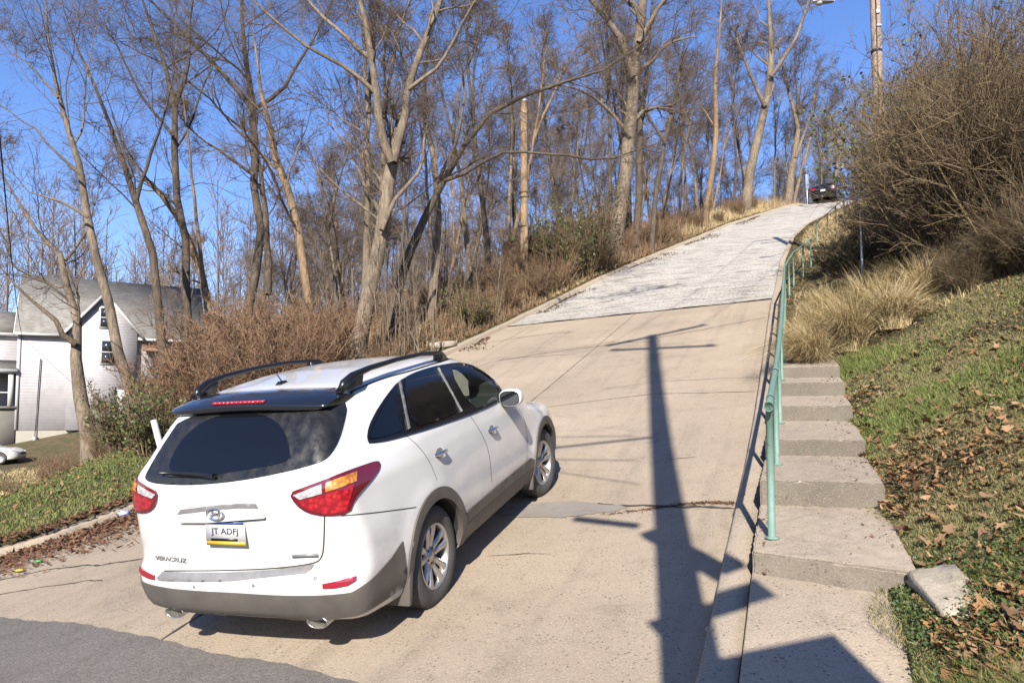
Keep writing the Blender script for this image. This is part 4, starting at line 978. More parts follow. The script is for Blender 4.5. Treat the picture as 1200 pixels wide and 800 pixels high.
for cx in (0, 2.805):
    a = np.linspace(radians(-9 if cx == 0 else -14), radians(196 if cx == 0 else 190), 40)
    ro = .475+.0*a; out = [(cx+cos(q)*.485, .376+sin(q)*.495) for q in a]+[(cx+cos(q)*.412, .376+sin(q)*.412) for q in a[::-1]]
    patch('wheel_arch_trim', out, suv.m_side, suv, .016, M['clad'], car, .03, mirror=True, smooth_it=0, skirt=.05)
patch('sill', [(.40, .50), (.55, .535), (1.2, .545), (2.25, .55), (2.36, .50), (2.38, .30), (.42, .29)], suv.m_side, suv, .010, M['clad'], car, .04, mirror=True, smooth_it=0, skirt=.02)
groove([(.46, .43), (1.3, .44), (2.34, .43)], suv.m_side, suv, .006, .0125, M['black'], car, 'sill_gap', True)
for sg in (-1, 1):
    for cx in (0, 2.805):
        k = MB(); k.hexa([(cx-.50, sg*.70, .20), (cx-.50, sg*.935, .20), (cx-.465, sg*.94, .20), (cx-.465, sg*.70, .20), (cx-.47, sg*.70, .52), (cx-.47, sg*.955, .50), (cx-.40, sg*.955, .50), (cx-.41, sg*.70, .52)]); k.build('mud_flap', M['clad'], car, bevel=.008, fixn=True)
# gaps
def G3(L_, w_=.007, mir=False): groove(L_, carpx, suv, w_*1.3, .0022, M['crack'], car, 'panel_gap', mir, 6)
G3(z3([(1003, 20), (1002, 170), (999, 300), (992, 368), (960, 400), (760, 424), (500, 434), (250, 434)]))
G3(z4([(0, 256), (150, 243), (350, 216)]), .005, True)
G3(z2([(300, 478), (372, 540), (420, 615), (448, 690)]), .004, True)
G3(z2([(598, 382), (640, 440), (680, 520), (697, 590), (705, 700)]), .005, True)
G3(z2([(762, 305), (830, 350), (865, 420), (872, 500), (868, 590)]), .004, True)
groove([(2.46, -.80), (3.0, -.80), (3.4, -.72)], suv.m_top, suv, .005, .002, M['crack'], car, 'panel_gap', True)
# roof ditch lines and rails
groove([(-.42, -.60), (.3, -.645), (1.0, -.645), (1.42, -.60)], suv.m_top, suv, .014, .002, M['black'], car, 'roof_channel', True)
for sg in (-1, 1):
    xs = np.array([-.50, -.46, -.36, -.15, .25, .65, .95, 1.10, 1.18]); zz = np.array([1.685, 1.725, 1.762, 1.788, 1.802, 1.798, 1.775, 1.755, 1.725])
    yy = np.array([.60, .605, .615, .63, .64, .64, .63, .62, .615]); k = MB(); Vt, Ft = tubes(np.stack([xs, sg*yy, zz], 1)[None], np.array([[.024, .029, .027, .021, .018, .017, .019, .021, .015]]), 12)
    k.add(Vt, Ft.tolist()+[list(range(12)), list(range(96, 108))])
    k.hexa([(-.52, sg*.57, 1.68), (-.30, sg*.58, 1.69), (-.30, sg*.65, 1.69), (-.52, sg*.64, 1.68), (-.44, sg*.585, 1.75), (-.25, sg*.60, 1.775), (-.25, sg*.64, 1.775), (-.44, sg*.63, 1.75)])
    k.hexa([(.98, sg*.59, 1.70), (1.2, sg*.585, 1.70), (1.2, sg*.64, 1.70), (.98, sg*.65, 1.70), (.96, sg*.61, 1.775), (1.10, sg*.605, 1.755), (1.10, sg*.635, 1.755), (.96, sg*.64, 1.775)])
    k.build('roof_rail', mat('roof rail black', (.012, .012, .013), .3), car, True, fixn=True)
k = MB(); b0 = suv.m_top([(-.30, 0)])[0]; k.hexa([b0+[-.06, -.025, -.01], b0+[.06, -.018, -.01], b0+[.06, .018, -.01], b0+[-.06, .025, -.01], b0+[-.035, -.012, .018], b0+[.035, -.01, .018], b0+[.035, .01, .018], b0+[-.035, .012, .018]])
k.tube([b0+[0, 0, .01], b0+[-.07, 0, .10]], [.006, .003], 6); k.build('antenna', M['black'], car, bevel=.004)
# mirrors, handles
for sg in (-1, 1):
    c_ = np.array([1.70, sg*1.01, 1.26]); V, F = blob_stone((.17, .25, .175), 9); bm = bmesh.new(); bmesh.ops.create_uvsphere(bm, u_segments=24, v_segments=14, radius=1)
    V = np.array([v.co[:] for v in bm.verts]); F = [[v.index for v in f.verts] for f in bm.faces]; bm.free()
    V = np.sign(V)*np.abs(V)**.75*np.array([.09, .112, .083]); V[:, 0] = np.maximum(V[:, 0], -.055)
    k = MB(); k.add(V+c_, F); mo = k.build('mirror', M['paint_white'], car, True)
    k = MB(); k.tube([c_+[.0, -sg*.09, -.05], [1.70, sg*.86, 1.20]], .03, 10); k.build('mirror_arm', M['black'], mo, True)
    k = MB(); q = np.linspace(0, 2*pi, 28, endpoint=False); R_ = np.stack([np.cos(q), np.sin(q)], 1); R_ = np.sign(R_)*np.abs(R_)**.7*np.array([.088, .063])
    k.add(np.array([(c_[0]-.059, c_[1]+a_, c_[2]+b_) for a_, b_ in R_]), [tuple(range(28))]); k.build('mirror_glass', mat('mirror glass', (.25, .27, .28), .03, 1.0), mo)
    k = MB(); k.add(np.array([(c_[0]-.0570, c_[1]+a_*1.08, c_[2]+b_*1.08) for a_, b_ in R_]), [tuple(range(28))]); k.build('mirror_bezel', M['black'], mo)
for (px_, py_) in ((515, 530), (576, 502.5)):
    p = carpx([(px_, py_)])[0]
    for sg in (-1, 1):
        y = -sg*p[1]*-1 if False else (p[1] if sg == -1 else -p[1])
        k = MB(); pts = [(-.085, .0), (-.07, .028), (-.02, .036), (.05, .034), (.08, .0)]
        k.tube([(p[0]+a_, y+sg*b_, p[2]+.006*np.cos(a_*20)) for a_, b_ in pts], [.010, .014, .015, .014, .010], 10)
        k.build('door_handle', M['chrome'], car, True)
    for sg, o in zip((-1, 1), patch('handle_bowl', [(p[0]+.065*cos(a_), p[2]-.002+.036*sin(a_)) for a_ in np.linspace(0, 2*pi, 24, endpoint=False)], suv.m_side, suv, .003, M['strip'], car, .02, mirror=True, smooth_it=0, skirt=.003)): pass
# tailgate furniture
def rearframe(yc, zc, tilt=.0):
    """local frame on the rear face: columns = text right (-y), up, outward(-x)"""
    p = suv.m_rear([(yc, zc)])[0]; n_ = suv.grad(p[None])[0]; right = np.array([0, -1., 0]); right -= n_*(right@n_); right /= np.linalg.norm(right); up = np.cross(n_, right); return p, np.stack([right, up, n_], 1)
patch('tailgate_grip', z3([(322, 165), (340, 140), (500, 120), (610, 112), (690, 114), (712, 138), (728, 182), (600, 192), (460, 203), (330, 203)]), carpx, suv, .022, M['paint_white'], car, 3, skirt=.03, smooth_it=0)
patch('grip_chrome', z3([(324, 162), (340, 141), (500, 121), (610, 113), (690, 114), (702, 136), (610, 134), (500, 142), (400, 154)]), carpx, suv, .026, M['strip'], car, 3, skirt=.006, smooth_it=0)
patch('grip_painted_shade', z3([(325, 203), (460, 203), (600, 192), (728, 180), (728, 190), (600, 203), (460, 213), (350, 211)]), carpx, suv, .006, M['black'], car, 3, skirt=.006, smooth_it=0)  # black strip painted as the shade under the grip
P0 = carpx([(130+545/4, 560+255/4)])[0]; n_ = np.array([-1, 0, .06]); n_ /= np.linalg.norm(n_); rt = np.array([0, -1., 0]); up = np.cross(n_, rt); FR = np.stack([rt, up, n_], 1)
def plq(name, cx, cy, w_, h_, lift, m, parent, th=.002):
    k = MB(); k.box((0, 0, 0), (w_, h_, th)); k.V = [(v+np.array([cx, cy, lift]))@FR.T+P0 for v in k.V]; return k.build(name, m, parent)
pl = plq('licence_plate', 0, 0, .305, .155, .016, mat('plate white', (.62, .62, .62), .4), car, .004)
plq('plate_band', 0, .067, .297, .018, .0195, mat('plate blue', (.05, .09, .32), .4), pl)
plq('plate_band', 0, -.063, .297, .024, .0195, mat('plate yellow', (.75, .50, .03), .4), pl)
plq('plate_bar', -.01, -.040, .205, .016, .0205, M['black'], pl)
def text(s_, size, name, m, parent, p, FRm, ext=.0008, sx=1.0, bold=0):
    cu = bpy.data.curves.new(name, 'FONT'); cu.body = s_; cu.size = size; cu.extrude = ext; cu.align_x = 'CENTER'; cu.align_y = 'CENTER'; cu.offset = bold; cu.resolution_u = 3
    o = bpy.data.objects.new('tmp', cu); C.objects.link(o); dg = bpy.context.evaluated_depsgraph_get(); me = bpy.data.meshes.new_from_object(o.evaluated_get(dg)); bpy.data.objects.remove(o, do_unlink=True)
    V = np.array([v.co[:] for v in me.vertices]); V[:, 0] *= sx; V = V@FRm.T+p; me.vertices.foreach_set('co', V.astype(np.float32).ravel()); me.update()
    return link(name, me, m, parent)
text('JT ADFJ', .055, 'plate_text', mat('plate ink', (.04, .045, .09), .5), pl, P0+FR@np.array([0, .012, .0195]), FR, .0005, 1.15, .0008)
p, fr = rearframe(.30, .72)
q = carpx([(130+281/4, 560+379/4)])[0]; fr = rearframe(q[1], q[2])[1]
text('VERACRUZ', .040, 'model_script', M['strip'], car, q+fr[:, 2]*.004, fr, .002, 1.5, .0006)
q = carpx([(130+912/4, 560+363/4)])[0]; fr = rearframe(q[1], q[2])[1]
k = MB(); k.box((0, 0, .003), (.175, .022, .005)); k.V = [v@fr.T+q for v in k.V]; k.build('trim_badge', M['strip'], car)
q = carpx([(130+503/4, 560+160/4)])[0]; fr = rearframe(q[1], q[2])[1]
k = MB(); a = np.linspace(0, 2*pi, 33); k.tube(np.stack([np.cos(a)*.064, np.sin(a)*.036, 0*a+.032], 1), .0055, 8, caps=False)
for pts in ([(-.038, -.021, .032), (-.016, .022, .032)], [(.016, -.022, .032), (.038, .021, .032)], [(-.026, -.002, .032), (0, .004, .034), (.026, .002, .032)]): k.tube(pts, .006, 6)
k.V = [v@fr.T+q for v in k.V]; k.build('emblem', M['chrome'], car, True)
k = MB()
for (a_, b_) in ((187, 500), (390, 508), (667, 502), (958, 468)):
    q = carpx([(130+a_/4, 560+b_/4)])[0]; fr = rearframe(q[1], q[2])[1]; k.lathe([(.001, .004), (.010, .004), (.012, .001)], 14, R=fr, c=q)
k.build('parking_sensors', M['strip'], car)
for sg in (-1, 1):
    k = MB(); yc = sg*.56; a = np.linspace(0, 2*pi, 25)[:-1]; rings = []
    for x_, f in ((-.72, .9), (-1.005, 1), (-1.01, .93), (-1.0, .86), (-.8, .8)): rings.append(np.stack([0*a+x_+.0, yc+np.cos(a)*.078*f, .305+np.sin(a)*.042*f], 1))
    V = np.concatenate(rings); F_ = [(i*24+j, i*24+(j+1) % 24, (i+1)*24+(j+1) % 24, (i+1)*24+j) for i in range(4) for j in range(24)]
    k.add(V, F_); ex = k.build('exhaust_tip', mat('tarnished chrome', (.45, .43, .40), .25, .9), car, True)
    k = MB(); k.add(rings[-1], [tuple(range(24))]); k.build('exhaust_bore', M['under'], ex)
wheel(car, 0, -.812, .376, -1); wheel(car, 0, .812, .376, 1); wheel(car, 2.805, -.812, .376, -1, radians(-6)); wheel(car, 2.805, .812, .376, 1, radians(-6))
# cabin: seats, steering wheel, dashboard
for sg in (-1, 1):
    k = MB(); k.hexa([(.78, sg*.40-.20, .95), (.78, sg*.40+.20, .95), (.92, sg*.40+.20, .95), (.92, sg*.40-.20, .95), (.66, sg*.40-.17, 1.46), (.66, sg*.40+.17, 1.46), (.75, sg*.40+.17, 1.46), (.75, sg*.40-.17, 1.46)])
    so = k.build('front_seat', M['seat'], car, bevel=.03, fixn=True)
    k = MB(); k.box((.67, sg*.40, 1.56), (.09, .24, .16)); k.build('headrest', M['seat'], so, bevel=.03)
k = MB(); a = np.linspace(0, 2*pi, 29); k.tube(np.stack([1.50+np.sin(a)*.07, .38+np.cos(a)*.18, 1.26+np.sin(a)*.17], 1), .015, 8, caps=False); k.tube([(1.5, .2, 1.26), (1.5, .56, 1.26)], .012, 6); k.build('steering_wheel', M['black'], car, True)
# front end (for views from a little aside)
for sg in (1,):
    patch('head_light', [(.50, .80), (.80, .93), (.86, .80), (.60, .70)], suv.m_front, suv, .008, M['clear_lens'], car, .03, mirror=True)
patch('grille', [(-.42, .62), (.42, .62), (.5, .82), (-.5, .82)], suv.m_front, suv, .006, M['black'], car, .05)
patch('front_cladding', [(-.80, .30), (.80, .30), (.84, .50), (-.84, .50)], suv.m_front, suv, .008, M['clad'], car, .05)

# ---- simple saloon / sedan for the far cars
sed = Shape(
    top=[(-1.2, .98), (-1.0, 1.06), (-.55, 1.09), (-.25, 1.18), (.25, 1.40), (.8, 1.46), (1.3, 1.42), (1.7, 1.26), (2.1, 1.02), (2.3, .98), (3.0, .90), (3.4, .80), (3.7, .65)],
    side=[(.1, .80), (.3, .86), (.6, .89), (.85, .88), (.97, .85), (1.1, .77), (1.3, .66), (1.5, .54)],
    plan=[(-1.2, .90), (-.8, .95), (0, .99), (1, 1), (2.6, .99), (3.2, .94), (3.7, .84)],
    rear=[(.1, -.9), (.3, -1.02), (.5, -1.10), (.7, -1.10), (.95, -1.06), (1.1, -.98), (1.6, -.4)],
    front=[(.1, 3.4), (.4, 3.6), (.65, 3.58), (.9, 3.35), (1.2, 2.9)], bot=[(-1.2, .30), (-.8, .22), (3.2, .22), (3.8, .28)],
    crown=.03, wb=2.7, x0=-1.25, x1=3.8, zc=.6, tr=.36, wr=.32, flare=.015, zmax=1.7, core=(-.4, 2.6))
def sedan(loc, az, pitch, paint_m, label):
    h = np.array([sin(az)*cos(pitch), cos(az)*cos(pitch), sin(pitch)]); l = np.array([-cos(az), sin(az), 0.]); u = np.cross(h, l)
    r_ = add_car('parked_car', loc, np.stack([h, l, u], 1), label); b_ = link('body', sed.body(.07), [paint_m], r_)
    cut(b_, [cyl_cutter(x, .32, .36, a, b) for x in (0, 2.7) for a, b in ((-1.2, -.6), (.6, 1.2))])
    patch('window', [(-.15, 1.0), (1.75, .98), (1.35, 1.30), (.8, 1.36), (.35, 1.32)], sed.m_side, sed, .006, M['glass_dark'], r_, .06, mirror=True)
    patch('rear_window', [(-.50, -.62), (-.50, .62), (.18, .50), (.18, -.50)], sed.m_top, sed, .006, M['glass_dark'], r_, .06)
    patch('windscreen', [(1.40, -.50), (1.40, .50), (2.05, .66), (2.05, -.66)], sed.m_top, sed, .006, M['glass_dark'], r_, .06)
    patch('tail_light', [(-.84, .74), (-.50, .76), (-.50, .92), (-.84, .92)], sed.m_rear, sed, .008, M['red_lens'], r_, .04, mirror=True)
    patch('head_light', [(.45, .62), (.78, .66), (.80, .76), (.50, .74)], sed.m_front, sed, .008, M['clear_lens'], r_, .04, mirror=True)
    patch('grille', [(-.4, .5), (.4, .5), (.36, .66), (-.36, .66)], sed.m_front, sed, .006, M['black'], r_, .05)
    patch('licence_plate', [(-.16, .62), (.16, .62), (.16, .76), (-.16, .76)], sed.m_rear, sed, .010, mat('far plate', (.6, .6, .6), .5), r_, .05, smooth_it=0)
    for x in (0, 2.7):
        for sg in (-1, 1): wheel(r_, x, sg*.75, .32, sg, 0, False, .2, 28)
    return r_
x, y = xy(50.6, 5.9); sedan((x, y, float(zroad(50.6, 5.9))+.0), radians(32), radians(6), paint('black paint', (.012, .012, .015), False), 'dark sedan with red tail lights parked at the top of the street')
x, y = xy(56.5, 8.8); sedan((x, y, float(zroad(56.5, 8.8))), radians(36), radians(1), paint('blue paint', (.03, .10, .26), False), 'blue car half hidden beyond the dark sedan at the crest')
x, y = -31.9, 42.5; sedan((x, y, float(G(x, y))+.0), radians(78), radians(0), M['paint_white'], 'white car parked below the white sided house at left edge')

# ------------------------------------------------------------------ trees
def norm(v): return v/(np.linalg.norm(v, axis=-1, keepdims=True)+1e-9)
def spawn(P, R, nper, tr, lr, ang, npts, curv, trop, rk, g, minr, taper=.35, L=None, az=None):
    """children of every branch in P (N,n,3)"""
    N, n, _ = P.shape; Lp = np.linalg.norm(np.diff(P, axis=1), axis=2).sum(1) if L is None else L
    idx = np.repeat(np.arange(N), nper); M_ = len(idx)
    t = tr[0]+(tr[1]-tr[0])*g.random(M_); f = t*(n-1); i0 = np.minimum(f.astype(int), n-2); fr_ = (f-i0)[:, None]
    A = P[idx, i0]*(1-fr_)+P[idx, i0+1]*fr_; T = norm(P[idx, i0+1]-P[idx, i0]); rad = R[idx, i0]*(1-fr_[:, 0])+R[idx, i0+1]*fr_[:, 0]
    q = g.normal(size=(M_, 3)); q -= (q*T).sum(1, keepdims=True)*T; q = norm(q)
    a = np.radians(g.uniform(*ang, M_))[:, None]; D_ = norm(T*np.cos(a)+q*np.sin(a)+np.array([0, 0, trop]))
    ln = Lp[idx]*g.uniform(*lr, M_)*(1.15-.55*t); st = (ln/(npts-1))[:, None]
    out = np.zeros((M_, npts, 3)); out[:, 0] = A; d = D_
    for k in range(1, npts):
        d = norm(d+g.normal(size=(M_, 3))*curv+np.array([0, 0, trop*.35])); out[:, k] = out[:, k-1]+d*st
    r0 = np.maximum(rad*g.uniform(*rk, M_), minr); u = np.linspace(0, 1, npts)
    RR = np.maximum(r0[:, None]*(1-(1-taper)*u[None]), minr*.6); return out, RR
def cat_meshes(parts, name):
    V, Q, n = [], [], 0
    for P, R, k in parts:
        v, f = tubes(P, R, k); V.append(v); Q.append(f+n); n += len(v)
    return npmesh(name, np.concatenate(V), np.concatenate(Q), True)
def grow_tree(limbs, g, dens=1.0, minr=.006, far=False):
    """limbs: list of (P (n,3), R (n,)) local coords -> (trunk mesh, crown mesh)"""
    n = 12; Ps, Rs = [], []
    for P, R in limbs:
        d = np.concatenate([[0], np.cumsum(np.linalg.norm(np.diff(P, axis=0), axis=1))]); u = np.linspace(0, d[-1], n)
        Ps.append(np.stack([np.interp(u, d, P[:, i]) for i in range(3)], 1)); Rs.append(np.interp(u, d, R))
    P0, R0 = np.array(Ps), np.array(Rs); P0[:, 1:-1] += g.normal(0, .02, P0[:, 1:-1].shape)
    c = lambda x: max(1, int(round(x*dens)))
    P1, R1 = spawn(P0, R0, c(9), (.34, .98), (.16, .38), (25, 60), 9, .17, .10, (.20, .42), g, minr*2.4)
    e = P0[:, -1]; dr = norm(P0[:, -1]-P0[:, -3])
    P2, R2_ = spawn(P1, R1, 7, (.18, 1), (.35, .70), (22, 55), 7, .20, .07, (.42, .68), g, minr*1.4)
    P2b, R2b = spawn(P0, R0, c(6), (.55, 1), (.07, .18), (20, 65), 7, .2, .08, (.12, .3), g, minr*1.5)
    P2 = np.concatenate([P2, P2b]); R2c = np.concatenate([R2_, R2b])
    P3, R3 = spawn(P2, R2c, 6 if not far else 5, (.1, 1), (.40, .85), (22, 58), 5, .20, .05, (.45, .7), g, minr*1.0)
    P4, R4 = spawn(P3, R3, 4, (.1, 1), (.45, 1.0), (20, 55), 4 if not far else 3, .2, .04, (.5, .8), g, minr*.7)
    trunk = cat_meshes([(P0, R0, 12), (P1, R1, 7)], 'trunk')
    crown = cat_meshes([(P2, R2c, 4), (P3, R3, 3), (P4, R4, 3)], 'crown')
    return trunk, crown
def traced_tree(limbs, Y, label, bark, seed, dens=1.0, name='bare_tree', grp=None, zs=None):
    g = np.random.default_rng(seed); L_ = []; base = None
    for i, lm in enumerate(limbs):
        P = []; R = []
        for k_, (x_, y_, w_) in enumerate(lm):
            yy = Y+(0 if i == 0 else .35*(-1)**i*k_*.6)+(.12*k_ if i == 0 else 0); p = at(x_, y_, yy); P.append(p); R.append(max(w_, 1.0)/2*yy/FOC)
        P = np.array(P); R = np.array(R); e_ = P[-1]-P[-2]; e_ = e_/np.linalg.norm(e_); P = np.vstack([P, P[-1]+e_*.8+[0, 0, .2], P[-1]+e_*1.5+[.15, 0, .5]]); R = np.concatenate([R, [R[-1]*.5, .006]])
        if i == 0:
            gz = float(G(P[0, 0], P[0, 1])); d_ = P[1]-P[0]; d_ = d_/max(abs(d_[2]), .1)
            dz = P[0, 2]-gz
            if dz > 0: b_ = P[0]-np.array([d_[0]*.5, d_[1]*.5, 1])*dz; b_[2] = float(G(b_[0], b_[1]))-.1
            else: b_ = P[0]*1.; b_[2] = gz-.1
            P = np.vstack([b_, P]) if dz > 0 else np.vstack([b_+[0, 0, -.2], P[1:]]); R = np.concatenate([[R[0]*1.25], R]) if dz > 0 else np.concatenate([[R[0]*1.2], R[1:]])
            base = b_
        L_.append([P, R])
    L_ = [(P-base, R) for P, R in L_]
    t_, c_ = grow_tree(L_, g, dens, .0034*Y/20+.0006); root = empty(name, base, label, 'tree', grp)
    link('trunk', t_, M[bark], root); link('crown', c_, M['twig'], root); return root
traced_tree([[(101, 497, 16), (90, 440, 14), (88, 400, 11), (91, 371, 9), (78, 332, 8), (75, 303, 7), (55, 285, 5), (25, 245, 3), (0, 195, 2)], [(88, 402, 8), (73, 394, 7), (60, 370, 5), (30, 345, 3), (5, 320, 2)], [(76, 305, 5), (88, 290, 4), (100, 275, 2.5), (112, 235, 1.5)]], 19.5, 'forked grey tree standing directly in front of the house front wall', 'bark_a', 1, .9)
traced_tree([[(160, 478, 13), (143, 430, 12), (130, 365, 11), (112, 300, 9.5), (103, 255, 8.5), (95, 200, 7.5), (82, 160, 6), (68, 110, 4.5), (57, 60, 3), (56, 20, 1.5)], [(95, 205, 4), (75, 190, 3), (40, 150, 2), (5, 128, 1)], [(68, 115, 3), (40, 80, 2), (15, 62, 1)], [(103, 255, 4), (70, 235, 3), (35, 225, 1.5), (10, 200, 1)]], 18.5, 'tall pale leaning tree rising past the house gable', 'bark_a', 2, 1)
traced_tree([[(196, 450, 11), (190, 400, 10), (186, 345, 9.5), (175, 290, 8.5), (160, 235, 8), (150, 205, 7), (135, 165, 5), (118, 118, 4), (95, 70, 2.5), (80, 30, 1.5)], [(160, 235, 5), (172, 195, 4), (190, 150, 2.5), (200, 100, 1.5)]], 20.5, 'brownish tree leaning left over the right end of the house', 'bark_b', 3, 1)
traced_tree([[(222, 420, 10), (219, 345, 9), (217, 262, 8.5), (205, 225, 8), (203, 165, 7.5), (206, 120, 6), (195, 80, 5), (180, 40, 4), (165, -5, 2.5)], [(206, 125, 5), (220, 80, 4), (224, 10, 2.5)], [(203, 160, 4), (170, 120, 3), (140, 60, 2), (120, 20, 1.2)]], 23, 'dark upright tree with dense twigs just right of the house roof', 'bark_b', 4, 1.2)
traced_tree([[(246, 380, 9), (240, 340, 9), (232, 300, 8), (215, 265, 7.5), (198, 235, 7), (180, 222, 4), (160, 200, 2)], [(240, 335, 5), (232, 265, 4), (224, 190, 3), (216, 120, 1.5)]], 24.2, 'crooked pale-barked tree bending left behind the rust coloured brush', 'bark_c', 5, .8)
traced_tree([[(292, 345, 11), (302, 310, 10), (306, 265, 9.5), (298, 225, 9), (298, 175, 8.5), (297, 130, 8), (292, 95, 6), (284, 40, 5), (285, -20, 3)], [(297, 130, 6), (265, 90, 5), (225, 50, 4), (180, 5, 2.5)], [(297, 128, 6), (330, 108, 4.5), (365, 50, 3), (395, -10, 2)], [(298, 205, 5), (262, 180, 3), (232, 158, 2)], [(314, 345, 9), (314, 290, 8), (309, 235, 7), (303, 190, 5)]], 25, 'dark wide-spreading tree with twin stems above the rust brush', 'bark_b', 6, 1.3)
traced_tree([[(362, 350, 10), (355, 310, 10), (350, 270, 10), (343, 235, 9), (330, 205, 9), (322, 185, 9), (326, 165, 8), (318, 148, 7), (308, 130, 6), (306, 100, 4), (300, 60, 2)]], 22, 'sinuous orange-barked tree with kinked bare trunk', 'bark_c', 7, .7)
traced_tree([[(418, 418, 22), (428, 370, 19), (437, 320, 18), (447, 270, 17), (455, 220, 16), (460, 188, 15)], [(459, 190, 11), (443, 145, 10), (440, 100, 9), (436, 60, 8), (428, 25, 7), (416, -25, 5)], [(460, 190, 11), (474, 140, 10), (478, 100, 9), (492, 60, 8), (510, 20, 7), (528, -25, 5)], [(441, 110, 6), (415, 85, 5), (370, 60, 4), (320, 25, 3), (285, -12, 2)], [(437, 70, 6), (400, 40, 5), (365, 5, 3), (340, -25, 2)], [(478, 105, 5), (515, 80, 4), (540, 30, 3), (562, -10, 2)], [(447, 270, 6), (462, 235, 5), (492, 200, 4), (500, 150, 2)]], 20, 'biggest tree, thick trunk forking in two right above the white car', 'bark_a', 8, 1.2)
traced_tree([[(455, 395, 12), (468, 330, 12), (482, 285, 11), (500, 250, 9), (520, 215, 8), (537, 183, 7), (558, 145, 6), (600, 116, 5), (645, 102, 4), (690, 92, 3), (730, 70, 2)], [(520, 212, 5), (550, 200, 4), (590, 178, 3.5), (640, 180, 3), (690, 187, 3), (730, 183, 2)]], 22.5, 'tree leaning far right, its limbs arching past the bare timber pole', 'bark_b', 9, .9)
traced_tree([[(505, 375, 11), (510, 320, 10), (513, 270, 9), (512, 215, 8), (506, 170, 6), (495, 120, 5), (500, 60, 3), (515, 0, 2)], [(512, 215, 5), (535, 170, 4), (545, 110, 3), (535, 50, 2)]], 24, 'straight brown tree between the big forked tree and the timber pole', 'bark_a', 10, 1)
traced_tree([[(717, 300, 20), (725, 260, 17), (733, 205, 16), (738, 160, 15), (741, 115, 14), (744, 80, 13), (750, 40, 12), (757, -25, 10)], [(742, 90, 9), (728, 45, 8), (705, 15, 7), (680, -15, 6)], [(748, 50, 6), (765, 20, 5), (785, -10, 4)], [(738, 160, 5), (715, 130, 4), (690, 110, 3), (660, 100, 1.6)]], 35, 'large pale trunk standing close to the kerb halfway up the hill', 'bark_a', 11, 1.2)
traced_tree([[(746, 270, 8), (750, 210, 9), (748, 160, 8), (755, 110, 6), (760, 60, 4), (765, 0, 3)]], 36.5, 'thinner dark tree right behind the large pale trunk by the kerb', 'bark_b', 12, 1)
traced_tree([[(874, 232, 12), (880, 195, 11), (888, 160, 10), (897, 125, 9), (903, 90, 8), (903, 35, 5), (900, -5, 3)], [(903, 90, 5), (918, 70, 5), (935, 40, 4), (948, 0, 3), (955, -20, 2)], [(897, 125, 5), (880, 90, 4), (865, 50, 3)]], 49, 'pale slender tree forking near the crest left of the far car', 'bark_a', 13, 1.2)
traced_tree([[(922, 240, 9), (928, 205, 9), (932, 180, 8), (936, 150, 5), (925, 110, 3), (915, 70, 2)], [(932, 185, 4), (945, 150, 3), (955, 110, 2)]], 53, 'pale thick-based tree nearest the parked dark sedan', 'bark_a', 14, .9)
traced_tree([[(930, 240, 4.5), (942, 190, 4), (950, 160, 3), (956, 120, 2)]], 54, 'slim leaning tree just left of the street sign at the crest', 'bark_a', 15, .6)
traced_tree([[(828, 240, 7), (835, 200, 7), (840, 150, 6), (838, 100, 5), (842, 50, 3), (846, 0, 2)]], 44, 'light brown tree among the woods left of the crest grass', 'bark_c', 16, 1.2)
traced_tree([[(765, 262, 6), (772, 205, 6), (780, 165, 5), (790, 120, 4), (800, 60, 3)], [(780, 168, 4), (762, 140, 3.5), (748, 100, 2)]], 36, 'slim forked tree right of the large pale trunk', 'bark_b', 17, 1.1)
traced_tree([[(975, 228, 4), (978, 205, 4), (985, 180, 3), (990, 140, 2)]], 60, 'short pale stem rising behind the far parked cars', 'bark_a', 18, .8)

# woods behind: prototypes copied
protos = []
for q in range(6):
    g = np.random.default_rng(100+q); H = g.uniform(13, 17); n = 9; t = np.linspace(0, 1, n)
    ln_ = g.normal(0, .9, 2); P = np.stack([ln_[0]*t+.25*np.sin(t*5+q), ln_[1]*t+.25*np.cos(t*4+q)-.25*cos(q), -.4+t*H*.8], 1); R = .125*(1-.93*t)+.006
    fk = P[5]; u = np.linspace(0, 1, 6)[:, None]; dirn = np.array([g.normal(0, 1), g.normal(0, 1), 4.5]); dirn /= np.linalg.norm(dirn)
    P2 = fk+dirn*u*H*.42+.2*np.sin(u*4)*np.array([1, .5, 0]); R2q = .07*(1-.9*u[:, 0])
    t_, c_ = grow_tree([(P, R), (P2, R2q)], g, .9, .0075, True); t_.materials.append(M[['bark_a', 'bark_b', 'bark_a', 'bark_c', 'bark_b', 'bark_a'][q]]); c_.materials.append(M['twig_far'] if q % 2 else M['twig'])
    protos.append((t_, c_))
g = np.random.default_rng(42); placed = []; cnt = 0; tries = 0
def put_tree(x, y, sc, label, grp):
    q = int(g.integers(6)); r_ = empty('bare_tree', (x, y, float(G(x, y))-.05), label, 'tree', grp, (g.normal(0, .045), g.normal(0, .045), g.uniform(0, 6.28))); r_.scale = (sc*g.uniform(.9, 1.2), sc*g.uniform(.9, 1.2), sc)
    for nm, me in zip(('trunk', 'crown'), protos[q]): link(nm, me, None, r_)
while cnt < 250 and tries < 12000:
    tries += 1; s = g.uniform(13, 100); dl = 2.2+48*g.random()**1.35
    r = float(rl(min(s, 70)))-dl; x, y = xy(s, r); px_ = 600+FOC*x/y
    if px_ < 150 or px_ > 985 or y < 21: continue
    if px_ < 340 and g.random() < .8: continue
    if -22.5 < x+.5*0 and x < -17 and 45 < y < 62 or (x < -16 and 46 < y < 64): continue
    if any((x-a)**2+(y-b)**2 < 1.7**2 for a, b in placed): continue
    placed.append((x, y)); cnt += 1; put_tree(x, y, g.uniform(.72, 1.12), 'slim bare tree in the woods behind the left kerb', 'slim bare trees of the woods behind')
